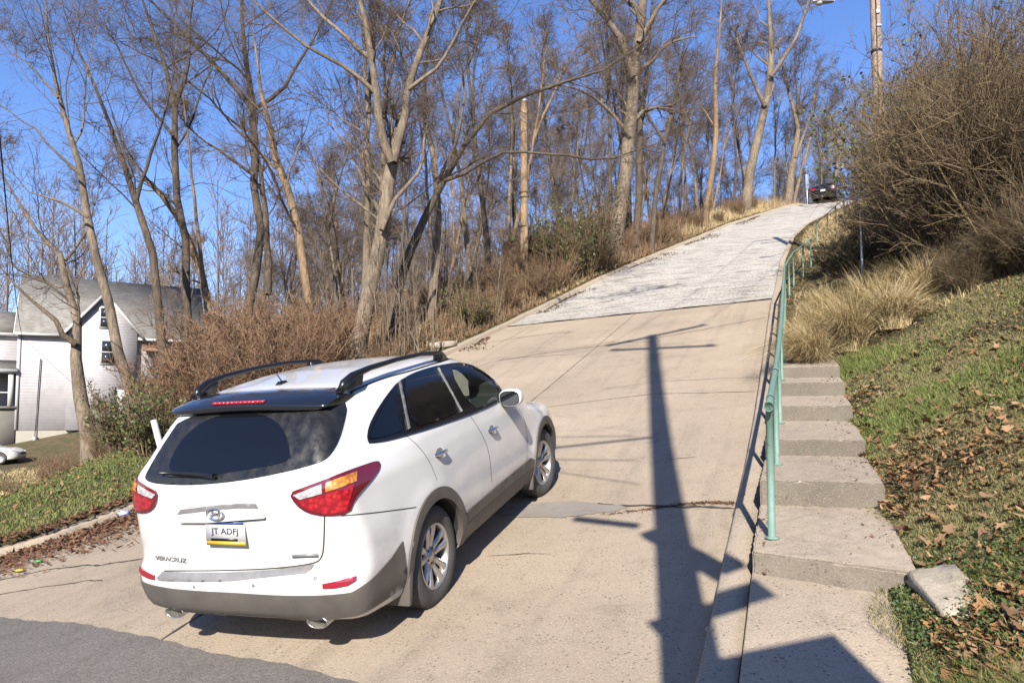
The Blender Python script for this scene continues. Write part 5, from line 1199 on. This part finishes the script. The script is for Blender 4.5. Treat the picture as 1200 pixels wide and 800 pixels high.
for i in range(48):
    s = g.uniform(62, 105); r = float(np.interp(s, [62, 100], [12, 30]))+g.uniform(-14, 20); x, y = xy(s, r); put_tree(x, y, g.uniform(.7, 1.0), 'bare tree beyond the crest behind the far cars and shrubs', 'bare trees beyond the crest')
# far woods on the valley side: one mass
def stick_woods(name, pts, H, m, seed):
    g = np.random.default_rng(seed); N = len(pts); hh = H*g.uniform(.7, 1.2, N); t = np.linspace(0, 1, 4)
    P = pts[:, None]+np.stack([np.zeros((N, 4)), np.zeros((N, 4)), hh[:, None]*t[None]], -1); P[..., :2] += g.normal(0, .4, (N, 1, 2))*t[None, :, None]
    R = np.maximum(.16*(1-.8*t)[None]*np.ones((N, 1)), .05); P1, R1 = spawn(P, R, 16, (.2, 1), (.2, .42), (20, 50), 3, .12, .15, (.3, .5), g, .045)
    P2, R2_ = spawn(P1, R1, 4, (.2, 1), (.4, .7), (20, 50), 3, .12, .1, (.5, .8), g, .035)
    o = link(name, cat_meshes([(P, R, 4), (P1, R1, 3), (P2, R2_, 3)], name), m); tag(o, kind='stuff'); return o
g = np.random.default_rng(8); pts = []
for i in range(430):
    a = np.radians(g.uniform(-42, 22)); d_ = g.uniform(85, 180); x, y = sin(a)*d_, cos(a)*d_; z = float(G(x, y)); pts.append((x, y, z-.3))
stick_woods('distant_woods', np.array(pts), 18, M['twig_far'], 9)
pts = []
for i in range(420):
    a = np.radians(g.uniform(-50, -8)); f = g.random()**.6; d_ = 260+170*f; hgt = 50*np.interp(np.degrees(a), [-75, -40, -30, -22, -10, 30], [1, 1, .9, .62, .5, .3]); pts.append((sin(a)*d_, cos(a)*d_, -9+hgt*smooth1(f)))
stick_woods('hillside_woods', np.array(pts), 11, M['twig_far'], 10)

# ------------------------------------------------------------------ shrubs
def shrub_mesh(seed, H, spread, nst, minr, dens=(7, 5), base_r=.16, trop=.10, upr=.6):
    g = np.random.default_rng(seed); n = 8; a = g.uniform(0, 2*pi, nst); rad = base_r*np.sqrt(g.random(nst)); ln = H*g.uniform(.45, 1.05, nst)
    tilt = spread*g.random(nst)**upr; P = np.zeros((nst, n, 3)); P[:, 0] = np.stack([rad*np.cos(a), rad*np.sin(a), -.08+0*a], 1)
    d = norm(np.stack([np.cos(a)*np.sin(tilt), np.sin(a)*np.sin(tilt), np.cos(tilt)], 1))
    for k in range(1, n): d = norm(d+g.normal(size=(nst, 3))*.07+np.array([0, 0, trop*.25])); P[:, k] = P[:, k-1]+d*(ln/(n-1))[:, None]
    R = np.linspace(1, .35, n)[None]*g.uniform(.6, 1.4, nst)[:, None]*minr*3.2
    P1, R1 = spawn(P, R, dens[0], (.2, 1), (.18, .45), (18, 55), 5, .18, trop, (.4, .7), g, minr*1.3); P2, R2_ = spawn(P1, R1, dens[1], (.2, 1), (.35, .8), (20, 60), 3, .18, trop*.5, (.5, .9), g, minr)
    return cat_meshes([(P, R, 5), (P1, R1, 3), (P2, R2_, 3)], 'shrub'), np.concatenate([P1[:, 2:].reshape(-1, 3), P2[:, 1:].reshape(-1, 3)])
def leaf_cards(pts, g, size, curl=.3, asp=.5, updown=1.0):
    """pointed leaf quads with a fold"""
    N = len(pts); d = norm(g.normal(size=(N, 3))*np.array([1, 1, updown])); q = norm(np.cross(d, g.normal(size=(N, 3)))); nn = np.cross(d, q); s_ = (size*g.uniform(.6, 1.3, N))[:, None]
    V = np.stack([pts, pts+d*s_*.5+q*s_*asp*.5+nn*s_*curl*.3, pts+d*s_, pts+d*s_*.5-q*s_*asp*.5+nn*s_*curl*.3], 1).reshape(-1, 3); i = np.arange(N)*4
    return V, np.stack([i, i+1, i+2, i+3], 1)
sh = [shrub_mesh(200+i, 1.0, [.75, .5, .95, .35][i], [90, 100, 80, 100][i], .0013, (10, 8)) for i in range(4)]
for me, _ in sh: me.materials.append(M['stem_olive'])
sb = [shrub_mesh(210+i, 1.0, [.55, .8, .3][i], [40, 34, 44][i], .0034, (8, 5)) for i in range(3)]
for me, _ in sb: me.materials.append(M['stem_brown'])
def put_shrub(me, x, y, sc, name, label, grp=None, zoff=0, m=None, h=None):
    o = link(name, me, None); o.location = (x, y, float(G(x, y))+zoff); hh = h or sc
    o.scale = (sc, sc, hh); o.rotation_euler = (g.normal(0, .06), g.normal(0, .06), g.uniform(0, 6.28)); tag(o, label, 'shrub', grp); return o
g = np.random.default_rng(21)
big = [(1135, 13.2, 4.0, 1), (1170, 13.0, 4.6, 0), (1095, 15.6, 3.2, 3), (1078, 18, 3.0, 1), (1062, 21, 3.1, 3), (1150, 17, 4.6, 1), (1110, 20, 4.4, 2), (1205, 15, 5.2, 0), (1215, 12.0, 4.4, 1),
       (1055, 27, 3.8, 3), (1180, 22, 5.4, 2), (1240, 18, 5.2, 2), (1150, 14.5, 4.8, 3), (1115, 14.2, 3.7, 3), (1095, 19, 3.6, 3)]
for i, (px_, Y, H, q) in enumerate(big):
    p = gp(px_, 300, Y); root = empty('large_shrub', (p[0], p[1], p[2]), 'large leafless many-stemmed shrub on the right bank above the stone wall', 'shrub', 'large bare shrubs massed on the right bank', (g.normal(0, .05), g.normal(0, .05), g.uniform(0, 6.28)))
    root.scale = (H*.8, H*.8, H) if px_ > 1090 else (H*.6, H*.6, H); link('stems', sh[q][0], None, root)
# green leaves lingering on three of the shrubs
for i, (px_, Y, H, lab) in enumerate([(1022, 20.5, 4.3, 'shrub with lingering green leaves nearest the street at the left end of the mass'), (1045, 19.0, 4.9, 'green-leaved tall shrub in front of the lamp pole'), (1085, 17.5, 5.4, 'sparse green-leaved shrub right of the lamp pole')]):
    me, tips = shrub_mesh(230+i, H, .40, 22, .005, (8, 5)); me.materials.append(M['stem_olive']); p = gp(px_, 300, Y); root = empty('leafy_shrub', p, lab, 'shrub'); link('stems', me, None, root)
    gg = np.random.default_rng(i); tp_ = tips[tips[:, 2] > H*.5]; tp_ = tp_[gg.random(len(tp_)) < .8]; V, F = leaf_cards(tp_+gg.normal(0, .05, tp_.shape), gg, .13, asp=.6); link('leaves', npmesh('leaves', V, F), M['evergreen'], root)
# brush along the left verge: individual shrubs
lab = {'b': ('knee-high to head-high brown brush bush on the verge left of the street', 'brown brush bushes on the left verge'), 'r': ('rust coloured twiggy bush with dead leaves behind the white car', 'rust coloured bushes behind the car')}
for i in range(120):
    s = g.uniform(11, 50); dl = .9+7*g.random()**1.2; r = float(rl(s))-dl; x, y = xy(s, r); sc = g.uniform(.9, 2.3)*(1 if s < 34 else .7)
    sc *= .38+.62*min(1, max(0, (s-13)/12)) if dl < 5 else .8
    put_shrub(sb[int(g.integers(3))][0], x, y, sc*.9, 'brush_bush', *lab['b'], h=sc)
rus = []
for q in range(3):
    me, tips = shrub_mesh(240+q, 1.0, .8, 48, .0032, (9, 6)); me.materials.append(M['stem_brown']); gg = np.random.default_rng(q+5); tq = tips[gg.random(len(tips)) < .5]; V, F = leaf_cards(tq, gg, .017, asp=.7); lm = npmesh('dead_leaves', V, F); lm.materials.append(M['russet']); rus.append((me, lm))
for i, (px_, Y, sc) in enumerate([(215, 17.5, 2.0), (240, 18.6, 2.5), (268, 18, 2.6), (295, 19.5, 2.7), (318, 18.4, 2.5), (342, 19.5, 2.6), (362, 18.6, 2.0), (255, 21.5, 2.8), (305, 22, 2.9), (350, 22.5, 2.8), (228, 20.3, 2.5), (280, 16.6, 1.9), (330, 16.8, 1.9), (205, 19, 2.0)]):
    p = gp(px_, 400, Y); q = i % 3; gg = sc+g.uniform(-.2, .2)
    root = empty('rust_bush', p, lab['r'][0], 'bush', lab['r'][1], (0, 0, g.uniform(0, 6.28))); root.scale = (gg, gg, gg); link('stems', rus[q][0], None, root); link('dead_leaves', rus[q][1], None, root)
# greenish bushes: beside the lawn and under the timber pole trees
for i, (px_, Y, H, n_, lab_, mm) in enumerate([(150, 14.2, 1.3, 26, 'bushy yellow-green shrub between the lawn and the white pipe', 'evergreen'), (178, 13.2, 1.1, 24, 'lower olive shrub just left of the white pipe', 'evergreen'), (660, 30, 3.0, 22, 'yellow-green leafy bush right of the timber pole', 'evergreen'), (690, 31, 4.2, 18, 'tall ivy-covered bush beside the large pale trunk', 'conifer'), (548, 23.5, 1.4, 14, 'small yellow-leaved sapling at the verge left of the timber pole', 'evergreen')]):
    me, tips = shrub_mesh(260+i, H, .7, n_*2, .006, (7, 4)); me.materials.append(M['stem_olive']); p = gp(px_, 400, Y); root = empty('leafy_shrub', p, lab_, 'shrub'); link('stems', me, None, root)
    gg = np.random.default_rng(i+60); tq = tips[gg.random(len(tips)) < .5]; V, F = leaf_cards(tq+gg.normal(0, .03, tq.shape), gg, .065 if H < 2 else .12, asp=.6); link('leaves', npmesh('leaves', V, F), M[mm], root)
# pale saplings behind the car roof
for i, px_ in enumerate([388, 402, 446, 458, 470, 481, 492, 505, 520, 538, 560, 580]):
    gg = np.random.default_rng(300+i); H = gg.uniform(2.2, 4.0); P = np.zeros((2, 6, 3)); 
    for j in range(2): P[j, :, 0] = np.linspace(0, gg.normal(0, .35), 6)+j*.1; P[j, :, 1] = np.linspace(0, gg.normal(0, .3), 6); P[j, :, 2] = np.linspace(-.1, H*(1-.3*j), 6)
    R = np.linspace(.022, .007, 6)[None]*np.ones((2, 1)); P1, R1 = spawn(P, R, 9, (.3, 1), (.2, .4), (15, 40), 5, .12, .2, (.4, .6), gg, .006); P2, R2_ = spawn(P1, R1, 4, (.2, 1), (.3, .6), (20, 45), 3, .12, .1, (.6, .8), gg, .005)
    p = gp(px_, 400, (19.2 if px_ < 510 else 24.5)+.4*(i % 3)); o = link('sapling', cat_meshes([(P, R, 6), (P1, R1, 3), (P2, R2_, 3)], 's'), M['bark_a']); o.location = p; tag(o, 'thin pale upright sapling at the verge behind the car roof', 'sapling', 'pale saplings at the left verge')

# ------------------------------------------------------------------ grasses
def blades(name, x, y, z, h, wd, lean, m, g, az=None, droop=.6, seg=2, kind='stuff', parent=None, tosun=None):
    N = len(x); a = g.uniform(0, 2*pi, N) if az is None else az; fa = g.uniform(0, pi, N); q = np.stack([np.cos(fa), np.sin(fa), 0*fa], 1)*wd[:, None]/2
    dv = np.stack([np.cos(a), np.sin(a), 0*a], 1); B = np.stack([x, y, z-.01], 1); rows = []
    for k in range(seg+1):
        t = k/seg; c_ = B+dv*(h*lean*(t**1.6))[:, None]+np.array([0, 0, 1.])*(h*(t-droop*lean*t**2.4))[:, None]; wv = (1-t)**.7 if k < seg else 0
        if k < seg: rows += [c_-q*wv, c_+q*wv]
        else: rows += [c_]
    V = np.stack(rows, 1); n = V.shape[1]; i = np.arange(N)*n; Fq = [np.stack([i+2*k, i+2*k+1, i+2*k+3, i+2*k+2], 1) for k in range(seg-1)]; Ft = np.stack([i+2*seg-2, i+2*seg-1, i+2*seg], 1)
    o = link(name, npmesh(name, V.reshape(-1, 3), ([np.concatenate(Fq)] if Fq else [])+[Ft]), m, parent)
    if kind: tag(o, kind=kind)
    return o
def field(x, y, sc=1.0, ph=0): return hsh(x*sc+ph, y*sc-ph)
g = np.random.default_rng(77)
N = 420000; d_ = np.exp(g.uniform(np.log(2.6), np.log(17), N)); a = np.radians(g.uniform(13, 40, N)); x = d_*np.sin(a); y = d_*np.cos(a); s, r = sr(x, y)
k_ = (r > 3.93+.10*field(x*3, y*3)) & (r < 12) & (s > -6) & (s < 13.5); x, y, s, r, d_ = x[k_], y[k_], s[k_], r[k_], d_[k_]
fd = field(x, y, 1.3, 2)+.5*field(x, y, 4.1)+g.normal(0, .25, len(x)); z = G(x, y); hh = (.034+.045*g.random(len(x)))*(1+1.2*(fd > .5)); wd = .0022+.0011*d_*.55
bare = (field(x, y, 2.2, 5)+g.normal(0, .3, len(x))) < -.42; gm = (fd > .2)
for nm, mk, mm in (('grass', gm & ~bare, 'grass'), ('dry_grass', ~gm & ~bare, 'grass_dry')):
    blades(nm, x[mk], y[mk], z[mk], hh[mk], wd[mk], g.uniform(.3, 1.1, mk.sum()), M[mm], g, droop=.45)
# turf spilling over the slab and step edges
N = 9000; s = g.uniform(-5, 7.6, N); r = 3.84+.22*g.random(N)+.09*np.sin(s*5); x, y = xy(s, r); z = zterr(s, np.maximum(r, 4.02))
blades('edge_grass', x, y, z-.01, .05+.05*g.random(N), .004+0*x, g.uniform(.5, 1.3, N), M['grass_dry'], g)
# left lawn
N = 110000; s = g.uniform(-2.5, 9, N); dl = g.uniform(.05, 6.5, N)**1.0; r = rl(s)-.18-dl; x, y = xy(s, r); k_ = (y > 6); x, y, s, r = x[k_], y[k_], s[k_], r[k_]
ff = field(x, y, .8, 1)+g.normal(0, .3, len(x)); z = G(x, y); mk = ff > -.75
blades('lawn', x[mk], y[mk], z[mk], .05+.05*g.random(mk.sum()), .010+.006*g.random(mk.sum()), g.uniform(.2, .9, mk.sum()), M['grass'], g)
mk = (ff < .1); blades('dry_lawn', x[mk], y[mk], z[mk], .05+.05*g.random(mk.sum()), .010+0*x[mk], g.uniform(.4, 1.1, mk.sum()), M['grass_dry'], g)
# weeds and tall straw on the left verge
N = 34000; s = g.uniform(9.5, 56, N); dl = .15+9*g.random(N)**1.8; r = rl(s)-.18-dl; x, y = xy(s, r); z = zterr(s, r); h_ = g.uniform(.35, 1.15, N)*np.clip(dl/1.2, .25, 1)*np.clip((s-6)/14, .4, 1)*np.where(s > 30, .9, 1)
mk = (field(x, y, .6)+g.normal(0, .4, N)+(s-30)*.04) > 0
blades('tall_dry_grass', x[mk], y[mk], z[mk], h_[mk], .014+.008*g.random(mk.sum()), g.uniform(.1, .55, mk.sum()), M['straw'], g, seg=3)
blades('brown_weeds', x[~mk], y[~mk], z[~mk], h_[~mk]*1.15, .013+.006*g.random((~mk).sum()), g.uniform(.05, .4, (~mk).sum()), M['stem_brown'], g, seg=3)
N = 26000; s = g.uniform(9, 50, N); dl = .05+2.4*g.random(N); r = rl(s)-.18-dl; x, y = xy(s, r); mk = field(x, y, .7, 3)+g.normal(0, .3, N) > .1
blades('verge_grass', x[mk], y[mk], zterr(s, r)[mk], .08+.10*g.random(mk.sum()), .013+0*x[mk], g.uniform(.3, 1, mk.sum()), M['grass_dry'], g)
# right side above the steps: rough straw under the shrubs
N = 30000; s = g.uniform(8.8, 48, N); r = rr(s)+.25+np.where(s > 12, 6, 3.2)*g.random(N)**1.3; x, y = xy(s, r)
k_ = r > rr(s)+.6+.9*((s > 17) & (s < 24)); x, y, s, r, N = x[k_], y[k_], s[k_], r[k_], int(k_.sum())
blades('rough_straw', x, y, zterr(s, r), g.uniform(.12, .45, N), .012+0*x, g.uniform(.4, 1.1, N), M['straw'], g, seg=3)
# arching clumps of dry grass at the top of the steps
for i, (s, r, sc, n_) in enumerate([(7.9, 3.7, 1.15, 1900), (8.5, 4.3, 1.35, 2000), (9.9, 3.9, 1.1, 1400), (8.7, 5.0, 1.25, 1700), (10.3, 4.8, 1.25, 1600), (9.8, 5.6, 1.2, 1500), (11.4, 4.2, 1.1, 1300), (11.0, 5.4, 1.25, 1400), (12.4, 4.9, 1.1, 1200)]):
    gg = np.random.default_rng(400+i); a = gg.uniform(0, 2*pi, n_); rad = .22*np.sqrt(gg.random(n_)); x0, y0 = xy(s, r); z0 = float(zterr(np.array(s), np.array(r)))
    root_az = gg.normal(radians(200), 1.0, n_) if r < 4.6 else gg.uniform(0, 2*pi, n_)
    o = blades('dry_grass_clump', rad*np.cos(a), rad*np.sin(a), 0*a, sc*gg.uniform(.55, 1.1, n_), .010+.004*gg.random(n_), gg.uniform(.25, 1.15, n_), M['straw'], gg, az=root_az, droop=.75, seg=5, kind=None)
    o.location = (x0, y0, z0); tag(o, 'arching straw-coloured grass clump at the top of the steps', 'grass clump', 'arching dry grass clumps above the steps')
# dark shrubs beside the upper handrails
for i, (px_, Y, H, lab_) in enumerate([(984, 22, 1.0, 'dark green-brown shrub nearest the end of the lower handrail'), (1000, 19.5, 1.1, 'dark shrub left of the slim steel post'), (1032, 18, 1.3, 'dark low shrub right of the slim steel post'), (1015, 26, 1.2, 'dark shrub beside the upper short handrail')]):
    me, tips = shrub_mesh(280+i, H, 1.0, 60, .006, (8, 5)); me.materials.append(M['stem_olive']); p = gp(px_, 300, Y); root = empty('dark_shrub', p, lab_, 'shrub'); link('stems', me, None, root)
    gg = np.random.default_rng(i+90); tq = tips[gg.random(len(tips)) < .8]; V, F = leaf_cards(tq, gg, .07, asp=.35); link('foliage', npmesh('foliage', V, F), M['conifer'], root)
# ------------------------------------------------------------------ leaves on the ground
def fallen(name, x, y, z, size, m, g, lobed=False):
    N = len(x); k = 11 if lobed else 6; a = np.arange(k)*2*pi/k; prof = np.where(np.arange(k) % 2 == 0, 1.0, .52) if lobed else np.array([1.25, .62, .6, 1.1, .6, .62])
    rad = prof[None]*(1+g.normal(0, .12, (N, k))); th = g.uniform(0, 2*pi, N); X = rad*np.cos(a)[None]; Yv = rad*np.sin(a)[None]*.8
    c1 = g.uniform(.05, .75, N)[:, None]; c2 = g.uniform(-.2, .5, N)[:, None]; Z = c1*X**2*.5+c2*Yv**2*.6+g.normal(0, .06, (N, k))
    P = np.concatenate([np.zeros((N, 1, 3)), np.stack([X, Yv, Z], -1)], 1)*(size[:, None, None]/2)
    tl = g.normal(0, .35, (N, 2)); P[..., 2] += P[..., 0]*tl[:, :1]+P[..., 1]*tl[:, 1:]
    R_ = np.stack([np.stack([np.cos(th), -np.sin(th)], 1), np.stack([np.sin(th), np.cos(th)], 1)], 1); P[..., :2] = np.einsum('nij,nkj->nki', R_, P[..., :2])
    P += np.stack([x, y, z+.012+size*.10], 1)[:, None]; i = np.arange(N)[:, None]*(k+1); j = np.arange(k)[None]
    F = np.stack([i+0*j, i+1+j, i+1+(j+1) % k], -1).reshape(-1, 3); o = link(name, npmesh(name, P.reshape(-1, 3), F), m); tag(o, kind='stuff'); return o
g = np.random.default_rng(55)
N = 25000; d_ = np.exp(g.uniform(np.log(2.8), np.log(15), N)); a = np.radians(g.uniform(14, 40, N)); x = d_*np.sin(a); y = d_*np.cos(a); s, r = sr(x, y); ff = field(x, y, 2.2, 5)*-1+.6*field(x, y, .9, 7)
k_ = (r > 4.0) & (r < 11.5) & (s < 12) & (s > -6) & (ff+g.normal(0, .45, N) > .0); x, y, d_ = x[k_], y[k_], d_[k_]
fallen('fallen_leaves', x, y, G(x, y)+.03, g.uniform(.018, .065, len(x))*(1+.5*(g.random(len(x)) < .12)), M['leaf'], g)
N = 1100; s = g.uniform(-3.5, 7, N); r = 4.0+5*g.random(N)**1.3; x, y = xy(s, r); mk = g.random(N) < .8
fallen('large_leaves', x[mk], y[mk], G(x, y)[mk]+.035, g.uniform(.06, .14, mk.sum()), M['leaf'], g, True)
# crumbs of leaf and soil on slab, steps, kerb joint and gutter
N = 420; s = g.uniform(-4.5, 7.2, N); r = np.where(g.random(N) < .5, 3.14+.05*g.random(N), 3.98-.28*g.random(N)**2); z = np.array([step_z(q) if q > .13 else zk(q) for q in s]); x, y = xy(s, r); fallen('leaf_crumbs', x, y, z-.008, g.uniform(.012, .04, N), M['leaf_dark'], g)
N = 900; s = g.normal(2.2, .22, N); r = 1.6+1.25*g.random(N)**.6; x, y = xy(2.18+.16*np.sin(r*3)+g.normal(0, .025, N), r); fallen('joint_litter', x, y, zroad(*sr(x, y))-.006, g.uniform(.008, .03, N), M['leaf_dark'], g)
N = 12000; s = -.9+9.5*g.random(N)**1.3; off = np.abs(g.normal(0, .72, N))-.45*g.random(N); r = rl(s)+off*1.0+.05; x, y = xy(s, r); z = np.where(r > rl(s), zroad(s, r)+.004+.05*np.exp(-(off/.4)**2)*g.random(N), zterr(s, np.minimum(r, rl(s)-.2))+.02)
fallen('gutter_leaves', x, y, z, g.uniform(.03, .09, N), M['leaf_dark'], g)
N = 9000; s = g.uniform(9, 46, N); dl = np.abs(g.normal(0, 1.3, N)); r = rl(s)-.2-dl; x, y = xy(s, r); fallen('verge_leaves', x, y, zterr(s, r)+.02, g.uniform(.05, .13, N), M['leaf'], g)
N = 3200; s = g.uniform(12, 46, N); r = rl(s)+.12+np.abs(g.normal(0, .28, N))*(1+.8*np.sin(s*1.1)); x, y = xy(s, r); mk = np.sin(s*.9+1)+.6*np.sin(s*2.3) > .1; fallen('kerb_leaves', x[mk], y[mk], (zroad(s, r)+.01)[mk], g.uniform(.04, .10, mk.sum()), M['leaf_dark'], g)
N = 1500; s = g.uniform(-1.5, 7, N); dl = 5*g.random(N); r = rl(s)-.3-dl; x, y = xy(s, r); fallen('lawn_leaves', x, y, G(x, y)+.04, g.uniform(.04, .10, N), M['leaf'], g)
# ground ivy by the lowest riser
N = 5200; s = g.normal(-.25, .40, N); r = 3.9+.8*g.random(N)**1.4; k_ = (s < .10) | (r > 4.06); s, r = s[k_], r[k_]; x, y = xy(s, r); z = G(x, y); gg = g
V, F = leaf_cards(np.stack([x, y, z+.02+.05*g.random(len(x))], 1), g, .021, asp=.95, updown=.5); tag(link('ground_ivy', npmesh('ivy', V, F), M['ivy']), kind='stuff')
N = 1500; s = g.uniform(-.10, .06, N)+.0; r = 3.95-.6*g.random(N)**1.6; s = .13-.22*(r-3.1)-np.abs(g.normal(0, .05+.16*smooth1((r-3.5)/.4), N)); x, y = xy(s, r); V, F = leaf_cards(np.stack([x, y, np.array([zk(q) for q in s])-.005+.03*g.random(N)], 1), g, .026, asp=.9, updown=.4); tag(link('riser_weeds', npmesh('rw', V, F), M['ivy']), kind='stuff')
# low greens at the verge of the left lawn
N = 3500; s = g.normal(5.0, 1.6, N); dl = .4+3.2*g.random(N); r = rl(s)-dl; x, y = xy(s, r); mk = field(x, y, 1.1, 9) > -.1; x, y = x[mk], y[mk]; V, F = leaf_cards(np.stack([x, y, G(x, y)+.02+.12*g.random(len(x))], 1), g, .035, asp=.7, updown=.7); tag(link('low_greens', npmesh('lg', V, F), M['ivy']), kind='stuff')

# rough bank below the lawn, towards the house
g = np.random.default_rng(91)
N = 150000; s = g.uniform(-4, 32, N); dl = 4.5+28*g.random(N)**1.3; r = rl(s)-dl; x, y = xy(s, r); mk = (y > 9) & (x/y > -.80); x, y = x[mk], y[mk]; z = G(x, y); ff = field(x, y, .7, 4)+g.normal(0, .3, len(x)); a_ = ff > .1; b_ = ff < -.2
blades('bank_grass', x[a_], y[a_], z[a_], .08+.10*g.random(a_.sum()), .022+0*x[a_], g.uniform(.3, 1, a_.sum()), M['grass_dry'], g)
blades('bank_straw', x[b_], y[b_], z[b_], .10+.16*g.random(b_.sum()), .022+0*x[b_], g.uniform(.3, 1, b_.sum()), M['straw'], g)
N = 9000; s = g.uniform(-4, 26, N); dl = 4+24*g.random(N)**1.2; r = rl(s)-dl; x, y = xy(s, r); fallen('bank_leaves', x, y, G(x, y)+.03, g.uniform(.06, .13, N), M['leaf'], g)
for i, (px_, Y, sc) in enumerate([(20, 24, 1.0), (48, 23, .9), (75, 22, 1.1), (110, 20, 1.0), (128, 18, 1.1), (60, 28, 1.3), (95, 27, 1.4), (140, 22, 1.3)]):
    p = gp(px_, 500, Y); put_shrub(sb[i % 3][0], p[0], p[1], sc, 'brush_bush', 'low twiggy bush on the rough bank in front of the house', 'low bushes on the bank before the house')
g = np.random.default_rng(93); N = 5000; s = g.uniform(8.5, 36, N); r = rr(s)+.22+2.4*g.random(N); x, y = xy(s, r); fallen('upper_leaves', x, y, zterr(s, r)+.02, g.uniform(.04, .10, N), M['leaf'], g)
N = 14000; s = g.uniform(8.5, 36, N); r = rr(s)+.22+1.6*g.random(N); x, y = xy(s, r); blades('strip_grass', x, y, zterr(s, r), .05+.09*g.random(N), .011+0*x, g.uniform(.3, 1.1, N), M['grass_dry'], g)
# bare earth patch on the bank and low growth before the stone wall
a = np.linspace(0, 2*pi, 40, endpoint=False); rad = 1+.18*np.sin(a*3)+.1*np.sin(a*7+1); V = []
for f in (.02, .35, .7, 1):
    s = 5.6+2.6*np.cos(a)*rad*f; r = -8.9-.75*np.sin(a)*rad*f-.25*np.cos(a)*f; x, y = xy(s, r); V.append(np.stack([x, y, G(x, y)+.02-.05*(f == 1)], 1))
F = [(i*40+j, i*40+(j+1) % 40, (i+1)*40+(j+1) % 40, (i+1)*40+j) for i in range(3) for j in range(40)]
tag(link('earth_patch', npmesh('earth', np.concatenate(V), np.array(F), True), m_ground('bare earth', (.46, .32, .21), (.36, .25, .16), (.22, .15, .10), 2.0)), kind='structure')
for i, (px_, Y, sc) in enumerate([(1135, 12.3, .9), (1165, 12.2, 1.1), (1195, 11.9, 1.0), (1110, 12.9, 1.0), (1215, 11.6, 1.3), (1235, 11.2, 1.4), (1180, 12.8, 1.4)]):
    p = gp(px_, 340, Y); put_shrub(sh[i % 4][0], p[0], p[1], sc, 'low_bush', 'low bare bush growing against the dry stone wall', 'low bushes in front of the stone wall')
